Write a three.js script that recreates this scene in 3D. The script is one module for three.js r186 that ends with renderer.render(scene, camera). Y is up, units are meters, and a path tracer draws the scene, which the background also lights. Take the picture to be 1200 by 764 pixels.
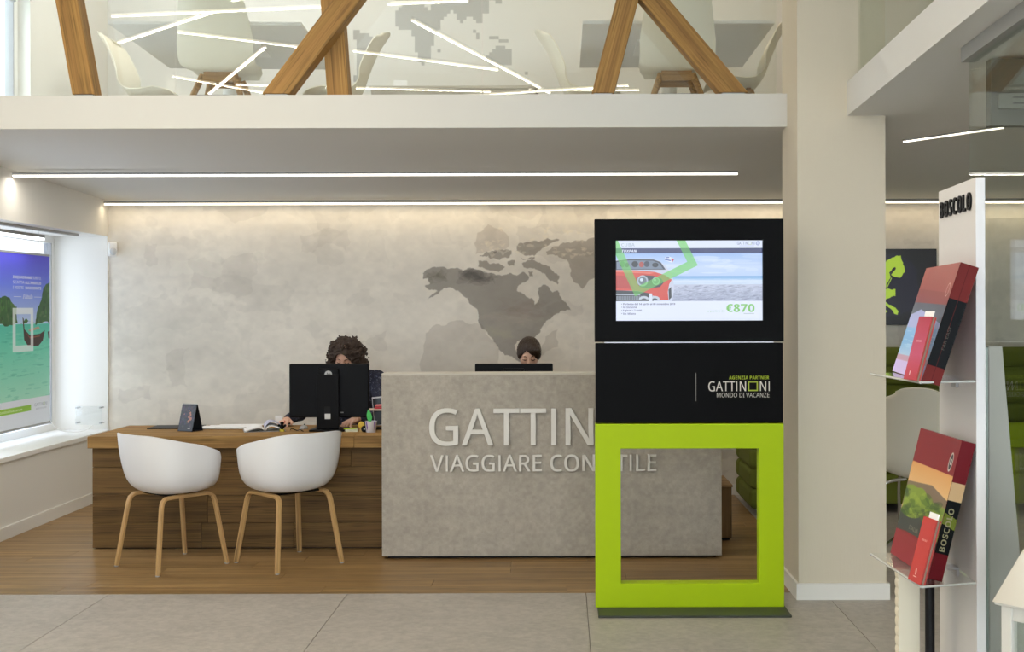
import * as THREE from 'three';
import { RoundedBoxGeometry } from 'three/addons/geometries/RoundedBoxGeometry.js';
import { MarchingCubes } from 'three/addons/objects/MarchingCubes.js';
import { mergeGeometries, mergeVertices } from 'three/addons/utils/BufferGeometryUtils.js';
import { FontLoader } from 'three/addons/loaders/FontLoader.js';
import { TextGeometry } from 'three/addons/geometries/TextGeometry.js';
import { RectAreaLightUniformsLib } from 'three/addons/lights/RectAreaLightUniformsLib.js';

// ------------------------------------------------------------------ camera, sky, exposure
RectAreaLightUniformsLib.init();
const scene = new THREE.Scene();
const EYE = 1.55, FOCAL = 1400;                       // metres, pixels of a 1200 x 764 picture
const camera = new THREE.PerspectiveCamera(2 * Math.atan(382 / FOCAL) * 180 / Math.PI, 1200 / 764, 0.1, 100);
camera.position.set(0, EYE, 0);
camera.rotation.z = -0.0028;
camera.setViewOffset(1200, 764, -60, 20, 1200, 764);  // the lens is shifted: verticals stay upright
scene.add(camera);
const SKY = 6.6, CEIL = 36, COVE = 15, VOID = 58, MEZZ = 17;  // strength of the sky and of the linear lights
scene.background = new THREE.Color().setRGB(0.82 * SKY, 0.89 * SKY, 1.0 * SKY);
const renderer = new THREE.WebGLRenderer({ antialias: true });
renderer.toneMapping = THREE.LinearToneMapping;
renderer.toneMappingExposure = 1.0;
renderer.shadowMap.enabled = true;

// ------------------------------------------------------------------ helpers
const D = (x, y, d) => new THREE.Vector3(x, y, -d);   // d is the distance in front of the camera's plane
let seedState = 1;
const seed = (n) => { seedState = n >>> 0; };
const rnd = () => { seedState = (seedState + 0x6d2b79f5) | 0; let t = Math.imul(seedState ^ (seedState >>> 15), 1 | seedState); t = (t + Math.imul(t ^ (t >>> 7), 61 | t)) ^ t; return ((t ^ (t >>> 14)) >>> 0) / 4294967296; };
const rr = (a, b) => a + (b - a) * rnd();
const clamp = (x, a = 0, b = 1) => Math.min(b, Math.max(a, x));
const smooth = (a, b, x) => { const t = clamp((x - a) / (b - a)); return t * t * (3 - 2 * t); };
const lerp = (a, b, t) => a + (b - a) * t;
const names = new Map();
function numbered(name) {
  const n = names.get(name) ?? 0; names.set(name, n + 1);
  return n ? name + '_' + String(n).padStart(3, '0') : name;
}
function shade(o) { o.castShadow = true; o.receiveShadow = true; return o; }
function tag(o, label, category, group) { o.userData.label = label; o.userData.category = category; if (group) o.userData.group = group; return o; }
function thing(name, label, category, pos = [0, 0, 0], turn = 0, group) {
  const o = new THREE.Group(); o.name = numbered(name); scene.add(o);
  o.position.set(...pos); o.rotation.y = turn; return tag(o, label, category, group);
}
function part(name, geometry, material, parent, pos) {
  const m = shade(new THREE.Mesh(geometry, material)); m.name = parent === scene ? numbered(name) : name;
  if (parent !== scene) { const k = parent.children.filter((c) => c.name.replace(/_\d{3}$/, '') === name).length; if (k) m.name = name + '_' + String(k).padStart(3, '0'); }
  if (pos) m.position.set(...pos);
  parent.add(m); return m;
}
function structure(name, geometry, material) {
  const m = geometry ? shade(new THREE.Mesh(geometry, material)) : new THREE.Group();
  m.name = name; m.userData.kind = 'structure'; scene.add(m); return m;
}
function copyOf(o, pos, turn, label) {
  const c = o.clone(); c.name = numbered(o.name.replace(/_\d{3}$/, '')); c.position.set(...pos); c.rotation.y = turn;
  c.userData = { ...o.userData, label }; scene.add(c); return c;
}
const merged = (list) => mergeGeometries(list.map((g) => (g.index ? g.toNonIndexed() : g)));
// a box between two corners given as x, y, d
function box(x0, x1, y0, y1, d0, d1) {
  const g = new THREE.BoxGeometry(x1 - x0, y1 - y0, d1 - d0); g.translate((x0 + x1) / 2, (y0 + y1) / 2, -(d0 + d1) / 2); return g;
}
function rbox(x0, x1, y0, y1, d0, d1, r = 0.004, s = 2) {
  const g = new RoundedBoxGeometry(x1 - x0, y1 - y0, d1 - d0, s, r); g.translate((x0 + x1) / 2, (y0 + y1) / 2, -(d0 + d1) / 2); return g;
}
// uv in metres; u runs with the grain
function metres(g, grain = 'x', scale = 1, ou = 0, ov = 0) {
  const p = g.attributes.position, n = g.attributes.normal, uv = new Float32Array(p.count * 2), ax = { x: 0, y: 1, z: 2 }[grain];
  for (let i = 0; i < p.count; i++) {
    const q = [p.getX(i), p.getY(i), p.getZ(i)], m = [Math.abs(n.getX(i)), Math.abs(n.getY(i)), Math.abs(n.getZ(i))];
    const k = m[0] > m[1] && m[0] > m[2] ? 0 : m[1] > m[2] ? 1 : 2;
    let [a, b] = [0, 1, 2].filter((t) => t !== k);
    if (b === ax) [a, b] = [b, a];
    uv[2 * i] = q[a] / scale + ou; uv[2 * i + 1] = q[b] / scale + ov;
  }
  g.setAttribute('uv', new THREE.BufferAttribute(uv, 2)); return g;
}
function tube(points, r, seg = 24, rad = 8, tension = 0.5) {
  return new THREE.TubeGeometry(new THREE.CatmullRomCurve3(points.map((p) => (p.isVector3 ? p : new THREE.Vector3(...p))), false, 'catmullrom', tension), seg, r, rad);
}
// a tapered rod from a to b
function rod(a, b, ra, rb, rad = 12) {
  a = new THREE.Vector3(...a); b = new THREE.Vector3(...b);
  const g = new THREE.CylinderGeometry(rb, ra, a.distanceTo(b), rad);
  g.applyQuaternion(new THREE.Quaternion().setFromUnitVectors(new THREE.Vector3(0, 1, 0), b.clone().sub(a).normalize()));
  return g.translate((a.x + b.x) / 2, (a.y + b.y) / 2, (a.z + b.z) / 2);
}
// an open beam of rectangular section swept along points; w across (side vector), t thick
function ribbon(points, w, t, side) {
  const curve = new THREE.CatmullRomCurve3(points.map((p) => new THREE.Vector3(...p)), false, 'catmullrom', 0.25), N = 40, pos = [], idx = [], uv = [];
  const s = new THREE.Vector3(...side).normalize(), b = t * 0.22, prof = [[-w / 2 + b, -t / 2], [w / 2 - b, -t / 2], [w / 2, -t / 2 + b], [w / 2, t / 2 - b], [w / 2 - b, t / 2], [-w / 2 + b, t / 2], [-w / 2, t / 2 - b], [-w / 2, -t / 2 + b]];
  for (let i = 0; i <= N; i++) {
    const p = curve.getPointAt(i / N), tg = curve.getTangentAt(i / N), n = new THREE.Vector3().crossVectors(tg, s).normalize();
    for (const [a, c] of prof) { const q = p.clone().addScaledVector(s, a).addScaledVector(n, c); pos.push(q.x, q.y, q.z); uv.push(i / N * 1.2, (a + c) * 2); }
  }
  const K = prof.length;
  for (let i = 0; i < N; i++) for (let k = 0; k < K; k++) { const a = i * K + k, c = i * K + (k + 1) % K; idx.push(a, c, a + K, c, c + K, a + K); }
  for (let k = 1; k < K - 1; k++) { idx.push(0, k + 1, k); idx.push(N * K, N * K + k, N * K + k + 1); }
  const g = new THREE.BufferGeometry(); g.setAttribute('position', new THREE.Float32BufferAttribute(pos, 3)); g.setAttribute('uv', new THREE.Float32BufferAttribute(uv, 2)); g.setIndex(idx);
  const f = g.toNonIndexed(); f.computeVertexNormals(); return f;
}
// closed sheet from a grid: f(i, j) -> Vector3; thickness along normals
function shellGrid(nu, nv, f, thick, wrapU = false) {
  const P = [], cols = wrapU ? nu : nu + 1;
  for (let j = 0; j <= nv; j++) for (let i = 0; i < cols; i++) P.push(f(i / nu, j / nv));
  const mk = (pts, flip) => {
    const idx = [];
    for (let j = 0; j < nv; j++) for (let i = 0; i < nu; i++) {
      const a = j * cols + i, b = j * cols + (i + 1) % cols, c = a + cols, e = b + cols;
      flip ? idx.push(a, c, b, b, c, e) : idx.push(a, b, c, b, e, c);
    }
    const g = new THREE.BufferGeometry(); g.setAttribute('position', new THREE.Float32BufferAttribute(pts.flatMap((p) => [p.x, p.y, p.z]), 3)); g.setIndex(idx); g.computeVertexNormals(); return g;
  };
  const g0 = mk(P, false), N = g0.attributes.normal, Q = P.map((p, i) => p.clone().add(new THREE.Vector3(N.getX(i), N.getY(i), N.getZ(i)).multiplyScalar(-thick)));
  const g1 = mk(Q, true), loop = [];
  const edge = (list, closed) => {
    const pos = [], idx = [];
    list.forEach((k) => { const a = P[k], b = Q[k]; pos.push(a.x, a.y, a.z, b.x, b.y, b.z); });
    const n = list.length;
    for (let i = 0; i < (closed ? n : n - 1); i++) { const a = 2 * i, b = 2 * ((i + 1) % n); idx.push(a, a + 1, b, b, a + 1, b + 1); }
    const g = new THREE.BufferGeometry(); g.setAttribute('position', new THREE.Float32BufferAttribute(pos, 3)); g.setIndex(idx); g.computeVertexNormals(); return g;
  };
  if (wrapU) for (let i = 0; i < cols; i++) loop.push(nv * cols + i);
  else {
    for (let i = 0; i <= nu; i++) loop.push(i);
    for (let j = 1; j <= nv; j++) loop.push(j * cols + nu);
    for (let i = nu - 1; i >= 0; i--) loop.push(nv * cols + i);
    for (let j = nv - 1; j > 0; j--) loop.push(j * cols);
  }
  return mergeGeometries([g0, g1, edge(loop, true)]);
}

// ------------------------------------------------------------------ noise and textures
const hash = (x, y, s) => { let h = Math.imul(x, 374761393) + Math.imul(y, 668265263) + Math.imul(s, 974634777); h = Math.imul(h ^ (h >>> 13), 1274126177); return ((h ^ (h >>> 16)) >>> 0) / 4294967296; };
function vnoise(x, y, px, py, s) {           // periodic value noise
  const xi = Math.floor(x), yi = Math.floor(y), fx = x - xi, fy = y - yi, u = fx * fx * (3 - 2 * fx), v = fy * fy * (3 - 2 * fy);
  const m = (a, n) => ((a % n) + n) % n, h = (a, b) => hash(m(a, px), m(b, py), s);
  return lerp(lerp(h(xi, yi), h(xi + 1, yi), u), lerp(h(xi, yi + 1), h(xi + 1, yi + 1), u), v);
}
function fbm(x, y, px, py, s, oct = 4) { let a = 0, w = 0.5, t = 0; for (let o = 0; o < oct; o++) { a += w * vnoise(x, y, px, py, s + o); t += w; x *= 2; y *= 2; px *= 2; py *= 2; w *= 0.5; } return a / t; }
function tex(canvas, { srgb = true, repeat = false } = {}) {
  const t = new THREE.CanvasTexture(canvas); if (srgb) t.colorSpace = THREE.SRGBColorSpace;
  if (repeat) t.wrapS = t.wrapT = THREE.RepeatWrapping; t.magFilter = THREE.LinearFilter; return t;
}
function canvas(w, h) { const c = document.createElement('canvas'); c.width = w; c.height = h; return [c, c.getContext('2d')]; }
function painted(w, h, f) {                  // f(u, v) -> [r, g, b] 0..255
  const [c, x] = canvas(w, h), im = x.createImageData(w, h);
  for (let j = 0; j < h; j++) for (let i = 0; i < w; i++) { const q = f(i / w, j / h), k = 4 * (j * w + i); im.data[k] = clamp(q[0], 0, 255); im.data[k + 1] = clamp(q[1], 0, 255); im.data[k + 2] = clamp(q[2], 0, 255); im.data[k + 3] = 255; }
  x.putImageData(im, 0, 0); return c;
}
// oak: u along the grain, 2 m x 1 m
const oakCanvas = painted(1024, 512, (u, v) => {
  const warp = fbm(u * 2, v * 5, 2, 5, 11, 2) * 0.9, ring = Math.abs(((v * 10 + warp * 2.0) % 1) - 0.5) * 2;
  const band = fbm(u * 2, v * 22, 2, 22, 21, 3), fine = fbm(u * 5, v * 200, 5, 200, 31, 2), pore = fbm(u * 14, v * 256, 14, 256, 41, 1);
  let s = 0.82 + 0.18 * (band - 0.5) + 0.22 * (fine - 0.5) + 0.09 * (ring - 0.5) - 0.14 * smooth(0.66, 0.9, pore);
  return [203 * s, 170 * s + 3 * (ring - 0.5), 124 * s];
});
const oakTex = tex(oakCanvas, { repeat: true }); oakTex.repeat.set(0.5, 1);
const oakBump = tex(oakCanvas, { srgb: false, repeat: true }); oakBump.repeat.set(0.5, 1);
const stoneCanvas = painted(1024, 1024, (u, v) => {
  const a = fbm(u * 4, v * 4, 4, 4, 51, 5), b = fbm(u * 24, v * 24, 24, 24, 61, 4), c = hash(u * 1024 | 0, v * 1024 | 0, 7), e = fbm(u * 60, v * 60, 60, 60, 71, 2);
  let s = 0.92 + 0.08 * (a - 0.5) + 0.07 * (b - 0.5) + 0.13 * (c - 0.5) + 0.11 * (e - 0.5);
  return [188 * s, 181 * s, 171 * s];
});
const stoneTex = tex(stoneCanvas, { repeat: true });
const greyBump = tex(painted(512, 512, (u, v) => { const a = 255 * (0.6 * fbm(u * 40, v * 40, 40, 40, 81, 3) + 0.4 * hash(u * 512 | 0, v * 512 | 0, 9)); return [a, a, a]; }), { srgb: false, repeat: true });

// ------------------------------------------------------------------ materials
const S = (o) => new THREE.MeshStandardMaterial(o), C = (r, g, b) => new THREE.Color().setRGB(r, g, b);
const K = (o, specularIntensity = 0.4) => new THREE.MeshPhysicalMaterial({ ...o, specularIntensity });
const M = {
  paint: S({ color: C(0.79, 0.77, 0.72), roughness: 0.85 }),
  ceiling: S({ color: C(0.72, 0.71, 0.68), roughness: 0.9 }),
  column: S({ color: C(0.67, 0.60, 0.475), roughness: 0.85, bumpMap: greyBump, bumpScale: 0.0006 }),
  white: S({ color: C(0.84, 0.83, 0.80), roughness: 0.6 }),
  shell: S({ color: C(0.80, 0.80, 0.81), roughness: 0.42 }),
  creamShell: S({ color: C(0.76, 0.72, 0.60), roughness: 0.45 }),
  dark: K({ color: C(0.006, 0.006, 0.007), roughness: 0.5 }),
  darkSatin: K({ color: C(0.0045, 0.0045, 0.005), roughness: 0.45 }, 0.1),
  screenBlack: S({ color: C(0.004, 0.004, 0.005), roughness: 0.3 }),
  lime: K({ color: C(0.40, 0.56, 0.006), roughness: 0.45 }, 0.25),
  baseGreen: K({ color: C(0.055, 0.062, 0.048), roughness: 0.4 }, 0.35),
  steel: S({ color: C(0.5, 0.5, 0.5), metalness: 1, roughness: 0.35 }),
  chrome: S({ color: C(0.62, 0.62, 0.6), metalness: 1, roughness: 0.18 }),
  aluminium: S({ color: C(0.42, 0.42, 0.41), metalness: 0.6, roughness: 0.5 }),
  lettering: S({ color: C(0.65, 0.615, 0.56), metalness: 0.15, roughness: 0.45 }),
  blackPlastic: K({ color: C(0.004, 0.004, 0.005), roughness: 0.4 }, 0.2),
  greyPlastic: S({ color: C(0.3, 0.3, 0.3), roughness: 0.5 }),
  glass: new THREE.MeshPhysicalMaterial({ color: C(0.97, 0.99, 0.98), roughness: 0, transmission: 1, thickness: 0, ior: 1.55 }),
  tintGlass: new THREE.MeshPhysicalMaterial({ color: C(0.91, 0.935, 0.91), roughness: 0, transmission: 1, thickness: 0, ior: 1.5, specularIntensity: 0.6 }),
  solarGlass: new THREE.MeshPhysicalMaterial({ color: C(0.66, 0.68, 0.70), roughness: 0, transmission: 1, thickness: 0, ior: 1.5 }),
  acrylic: new THREE.MeshPhysicalMaterial({ color: C(0.93, 0.95, 0.94), roughness: 0.02, transmission: 1, thickness: 0.006, ior: 1.49 }),
  clear: new THREE.MeshPhysicalMaterial({ color: C(0.96, 0.97, 0.97), roughness: 0.05, transmission: 1, thickness: 0, ior: 1.49 }),
  moss: S({ color: C(0.115, 0.135, 0.012), roughness: 0.95, bumpMap: greyBump, bumpScale: 0.001 }),
  paper: S({ color: C(0.8, 0.8, 0.8), roughness: 0.8 }),
  tableTop: S({ color: C(0.74, 0.73, 0.70), roughness: 0.5 }),
  concrete: S({ color: C(0.92, 0.90, 0.87), map: stoneTex, roughness: 0.75, bumpMap: greyBump, bumpScale: 0.0006 }),
  channel: S({ color: C(0.30, 0.30, 0.29), roughness: 0.6 }),
  grout: S({ color: C(0.20, 0.19, 0.17), roughness: 0.9 }),
};
const oak = (r, g, b, rough = 0.5, spec = 0.4) => K({ color: C(r, g, b), map: oakTex, roughness: rough, bumpMap: oakBump, bumpScale: 0.0004 }, spec);
const beamOak = oak(0.90, 0.72, 0.43, 0.55), deskTop = oak(0.78, 0.67, 0.49, 0.65, 0.2), legOak = oak(1.15, 1.05, 0.88, 0.5), paleOak = oak(0.9, 0.78, 0.66, 0.55);
const floorOaks = [oak(0.78, 0.71, 0.60, 0.36), oak(0.71, 0.645, 0.54, 0.34), oak(0.83, 0.76, 0.645, 0.38)];
const deskOaks = [oak(0.35, 0.295, 0.205, 0.6), oak(0.32, 0.268, 0.185, 0.6), oak(0.38, 0.32, 0.225, 0.6)];
const tileMats = [C(0.92, 0.915, 0.925), C(0.89, 0.885, 0.895), C(0.94, 0.93, 0.935)].map((color) => S({ color, map: stoneTex, roughness: 0.5, bumpMap: greyBump, bumpScale: 0.0004 }));
function glow(r, g, b, k) { return S({ color: C(0.9, 0.9, 0.9), roughness: 0.6, emissive: C(r, g, b), emissiveIntensity: k }); }

// ------------------------------------------------------------------ a linear light: channel, glowing diffuser, area light just under it
function linearLight(label, group, a, b, { w = 0.035, h = 0.05, color = [1, 0.95, 0.86], radiance = 10, glowing = 2.2, cables = 0, down = true } = {}) {
  const A = new THREE.Vector3(...a), B = new THREE.Vector3(...b), L = A.distanceTo(B), mid = A.clone().add(B).multiplyScalar(0.5);
  const t = thing('linear_light', label, 'light', [mid.x, mid.y, mid.z], 0, group);
  t.rotation.set(0, Math.atan2(-(B.z - A.z), B.x - A.x), Math.atan2(B.y - A.y, Math.hypot(B.x - A.x, B.z - A.z)), 'YXZ');
  part('light_channel', new THREE.BoxGeometry(L, h * 0.55, w), M.channel, t, [0, h * 0.725, 0]);
  const d = new THREE.BoxGeometry(L - 0.004, h * 0.45, w * 0.92);
  part('light_diffuser', d, glow(...color, glowing), t, [0, h * 0.225, 0]);
  if (cables) for (const s of [-0.42, 0.42]) part('suspension_cable', new THREE.CylinderGeometry(0.0012, 0.0012, cables, 6), M.steel, t, [s * L, h + cables / 2, 0]);
  const r = new THREE.RectAreaLight(C(...color), radiance, L, w); r.position.set(0, -0.004, 0); r.rotation.x = -Math.PI / 2; r.name = 'light_source'; t.add(r);
  return t;
}

// ================================================================== THE SETTING
const LEFT = -3.787, RIGHT = 5.4, BACK = 9.95, FRONT = -4.6, TOP = 5.2, SLOPE = -0.032, EDGE = 6.66;
const under = (d) => 2.565 + SLOPE * (d - EDGE);                // the slab's underside drops gently to the back

// floor: stone tiles in front and on the right, oak boards round the desks
{
  const floor = structure('floor', null);
  part('floor_bed', box(LEFT - 0.6, RIGHT + 0.2, -0.3, -0.012, FRONT - 0.2, BACK + 0.2), M.grout, floor);
  seed(5);
  const T = 1.3, J = 0.003, x0 = 1.42 - 6 * T;
  for (let r = 0; r < 9; r++) for (let c = 0; c < 10; c++) {
    const d1 = 6.52 - r * T, d0 = d1 - T, xa = Math.max(x0 + c * T, LEFT), xb = Math.min(x0 + (c + 1) * T, RIGHT);
    if (xb - xa < 0.05) continue;
    part('tile', metres(box(xa + J / 2, xb - J / 2, -0.012, 0, Math.max(d0, FRONT) + J / 2, d1 - J / 2), 'x', 1.4, rnd(), rnd()), tileMats[(r * 7 + c * 3) % 3], floor);
  }
  for (let r = 0; r < 3; r++) for (let c = 0; c < 4; c++) {
    const d0 = 6.52 + r * T, xa = 1.42 + c * T, xb = Math.min(xa + T, RIGHT), d1 = Math.min(d0 + T, BACK);
    if (xb - xa < 0.05) continue;
    part('tile', metres(box(xa + J / 2, xb - J / 2, -0.012, 0, d0 + J / 2, d1 - J / 2), 'x', 1.4, rnd(), rnd()), tileMats[(r + c) % 3], floor);
  }
  const W = 0.165;
  for (let r = 0; 6.525 + r * W < BACK; r++) {
    let x = LEFT - rr(0, 1.4);
    while (x < 1.42) {
      const len = rr(1.3, 2.1), xa = Math.max(x, LEFT), xb = Math.min(x + len, 1.417); x += len;
      if (xb - xa < 0.02) continue;
      part('floorboard', metres(box(xa + 0.0012, xb - 0.0012, -0.012, 0, 6.525 + r * W + 0.0012, Math.min(6.525 + (r + 1) * W, BACK) - 0.0012), "x", 1, rnd() * 2, rnd()), floorOaks[Math.floor(rnd() * 3)], floor);
    }
  }
}

// the plastered back wall with a printed world map
function rough(pts, n = 3, amp = 0.16) {
  for (let k = 0; k < n; k++) {
    const out = [];
    pts.forEach((p, i) => { const q = pts[(i + 1) % pts.length], L = Math.hypot(q[0] - p[0], q[1] - p[1]), o = (rnd() - 0.5) * 2 * amp * L; out.push(p, [(p[0] + q[0]) / 2 - (q[1] - p[1]) / (L + 1e-6) * o, (p[1] + q[1]) / 2 + (q[0] - p[0]) / (L + 1e-6) * o]); });
    pts = out;
  }
  return pts;
}
const trace = (g, pts) => { g.beginPath(); pts.forEach((p, i) => (i ? g.lineTo(...p) : g.moveTo(...p))); g.closePath(); };
{
  const W = 2048, H = 580, wm = RIGHT - LEFT, base = painted(W, H, (u, v) => {
    const x = u * wm, y = v * 2.6, a = fbm(x * 1.1, y * 1.4, 99, 99, 101, 5), b = fbm(x * 4, y * 5, 99, 99, 111, 4), c = fbm(x * 16, y * 22, 999, 999, 121, 3), p = fbm(x * 2.2, y * 3.1, 99, 99, 131, 5);
    let s = 1.0 + 0.14 * (a - 0.5) + 0.10 * (b - 0.5) + 0.06 * (c - 0.5);
    if (p > 0.63) s -= 0.030 * smooth(0.63, 0.66, p); if (b > 0.66) s -= 0.025 * smooth(0.66, 0.70, b);
    return [228 * s, 221 * s, 209 * s];
  });
  const g = base.getContext('2d'), k = W / wm;
  seed(77);
  const X = (px) => ((px - 660) / FOCAL * BACK - LEFT) * k, Y = (py) => (2.6 - (EYE - (py - 362) / FOCAL * BACK)) * k;   // plan of the mural on the wall
  const land = (pts, style, n = 3) => { trace(g, rough(pts.map(([a, b]) => [X(480 + a / 4.773), Y(260 + b / 4.773)]), n)); g.fillStyle = style; g.fill(); };
  for (let i = 0; i < 80; i++) {            // faint trowelled patches
    const x = rnd() * W, y = rnd() * H, w = rr(20, 150), h = rr(10, 70); trace(g, rough([[x, y], [x + w, y - rr(0, 10)], [x + w, y + h], [x, y + h]], 4, 0.2));
    g.fillStyle = rnd() < 0.55 ? 'rgba(150,142,135,0.12)' : 'rgba(240,235,225,0.22)'; g.fill();
  }
  land([[85, 900], [90, 620], [150, 570], [260, 550], [400, 570], [440, 640], [500, 710], [520, 900]], 'rgba(120,108,98,0.18)');
  land([[700, 764], [760, 640], [830, 600], [830, 700]], 'rgba(120,108,98,0.18)');
  land([[370, 180], [380, 60], [440, 10], [520, 40], [560, 130], [500, 160]], 'rgba(140,125,105,0.22)');
  const main = [[75, 285], [105, 262], [150, 253], [210, 262], [300, 272], [355, 258], [390, 268], [450, 285], [520, 300], [560, 285], [600, 300], [640, 280], [670, 310], [650, 335], [610, 355], [600, 385], [650, 415], [690, 430], [700, 465], [712, 455], [725, 420], [722, 370], [745, 352], [775, 360], [800, 395], [830, 385], [850, 425], [880, 460], [905, 495], [870, 500], [820, 515], [780, 545], [750, 570], [730, 600], [725, 625], [705, 640], [690, 665], [650, 655], [600, 668], [585, 690], [600, 730], [640, 760], [690, 790], [660, 800], [600, 775], [560, 750], [530, 745], [500, 715], [470, 670], [440, 630], [410, 600], [390, 570], [385, 530], [380, 490], [350, 465], [325, 425], [290, 400], [250, 375], [215, 365], [180, 380], [140, 410], [95, 435], [140, 395], [160, 385], [110, 380], [85, 355], [115, 345], [105, 310], [75, 320]];
  land(main, 'rgba(96,90,84,0.50)', 4);
  g.save(); trace(g, main.map(([a, b]) => [X(480 + a / 4.773), Y(260 + b / 4.773)])); g.clip();
  for (const [a, b, w, h, st] of [[380, 300, 130, 60, 'rgba(45,44,40,0.30)'], [130, 300, 90, 50, 'rgba(60,58,52,0.22)'], [560, 530, 220, 60, 'rgba(190,180,165,0.22)'], [500, 610, 160, 60, 'rgba(190,180,165,0.14)'], [640, 480, 160, 60, 'rgba(120,110,100,0.2)']]) for (let n = 0; n < 14; n++) {
    trace(g, rough([[X(480 + (a + rr(-w, w)) / 4.773), Y(260 + (b + rr(-h, h)) / 4.773)], [X(480 + (a + rr(-w, w)) / 4.773), Y(260 + (b + rr(-h, h)) / 4.773)], [X(480 + (a + rr(-w, w)) / 4.773), Y(260 + (b + rr(-h, h)) / 4.773)]], 3)); g.fillStyle = st.replace(/[\d.]+\)$/, (q) => parseFloat(q) * 0.32 + ')'); g.fill();
  }
  g.restore();
  land([[765, 165], [800, 140], [860, 115], [940, 105], [1035, 88], [1300, 70], [1290, 200], [1120, 280], [1035, 315], [1000, 330], [965, 375], [925, 340], [900, 300], [895, 250], [880, 210], [830, 190], [770, 185]], 'rgba(110,98,84,0.40)');
  for (const isle of [[[390, 190], [430, 165], [490, 155], [480, 180], [440, 190]], [[385, 215], [430, 215], [450, 235], [500, 230], [535, 250], [500, 280], [430, 265], [385, 250]], [[600, 135], [700, 105], [840, 100], [780, 130], [740, 150], [700, 190], [640, 185], [600, 160]], [[630, 230], [700, 215], [760, 240], [800, 275], [840, 305], [830, 350], [790, 330], [760, 290], [700, 260], [640, 255]], [[550, 220], [590, 215], [585, 245], [555, 245]], [[510, 155], [570, 160], [560, 200], [450, 205], [440, 195]], [[665, 275], [690, 275], [690, 305], [668, 300]], [[620, 195], [700, 195], [700, 208], [630, 210]]]) land(isle, 'rgba(96,88,78,0.46)', 4);
  for (let i = 0; i < 60; i++) { const x = X(rr(560, 690)), y = Y(rr(266, 300)); g.fillStyle = 'rgba(238,226,204,0.35)'; trace(g, rough([[x, y], [x + rr(3, 16), y + rr(-2, 3)], [x + rr(0, 8), y + rr(2, 9)]], 2)); g.fill(); }
  const wall = box(LEFT - 0.6, RIGHT + 0.2, -0.02, 2.6, BACK, BACK + 0.2);
  const p = wall.attributes.position, uv = wall.attributes.uv; for (let i = 0; i < p.count; i++) uv.setXY(i, (p.getX(i) - LEFT) / wm, p.getY(i) / 2.6);
  structure('wall_back', wall, S({ map: tex(base), roughness: 0.9 }));
  part('baseboard', box(LEFT + 0.02, RIGHT, 0, 0.085, BACK - 0.014, BACK), M.paint, structure('baseboard_back', null));
}
// the upper back wall with a dotted map
{
  const W = 2048, H = 556, [c, g] = canvas(W, H), wm = RIGHT - LEFT, hm = 2.5, k = W / wm;
  g.fillStyle = '#dcdad4'; g.fillRect(0, 0, W, H);
  const [c2, t] = canvas(W, H);
  const X = (px) => ((px - 660) / FOCAL * BACK - LEFT) * k, Y = (py) => (5.2 - (EYE - (py - 362) / FOCAL * BACK)) * k;
  const lands = [[[315, 50], [345, 20], [440, 10], [480, 60], [520, 115], [490, 140], [480, 200], [465, 250], [440, 280], [415, 270], [405, 200], [385, 130], [330, 125], [310, 90]],
    [[330, 5], [300, -30], [340, -90], [480, -160], [700, -180], [900, -150], [860, -60], [790, -10], [780, 20], [735, 0], [730, 55], [705, 60], [690, 110], [665, 90], [650, 65], [625, 75], [603, 112], [580, 60], [560, 45], [530, 70], [500, 105], [480, 70], [470, 10], [420, 0]],
    [[705, 260], [740, 215], [780, 195], [820, 215], [835, 255], [820, 290], [780, 290], [740, 280]], [[495, 215], [510, 210], [505, 245], [495, 240]], [[660, 130], [690, 150], [690, 175], [665, 155]], [[725, 150], [750, 150], [750, 165], [725, 165]], [[760, 160], [815, 170], [810, 185], [765, 175]], [[880, 330], [905, 292], [900, 315]], [[690, 180], [730, 185], [690, 190]],
    [[130, 120], [200, 150], [245, 180], [235, 220], [190, 270], [150, 355], [135, 350], [150, 250], [140, 180]], [[20, 40], [70, -60], [160, -120], [250, -100], [200, -20], [130, 30], [110, 90], [60, 60]]];
  g.fillStyle = '#b4b3ae';
  const step = 6, dots = new Path2D();
  for (const l of lands) { trace(t, l.map(([a, b]) => [X(380 + a / 3.75), Y(b / 3.75)])); for (let y = 0; y < H; y += step) for (let x = 0; x < W; x += step) if (t.isPointInPath(x + step / 2, y + step / 2)) g.fillRect(x, y, step, step); }
  const wall = box(LEFT - 0.6, RIGHT + 0.2, 2.6, TOP, BACK, BACK + 0.2), p = wall.attributes.position, uv = wall.attributes.uv;
  for (let i = 0; i < p.count; i++) uv.setXY(i, (p.getX(i) - LEFT) / wm, (p.getY(i) - 2.7) / hm);
  const tx = tex(c); tx.wrapT = THREE.ClampToEdgeWrapping; tx.wrapS = THREE.ClampToEdgeWrapping;
  structure('wall_upper_back', wall, S({ map: tx, roughness: 0.85 }));
}

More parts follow.
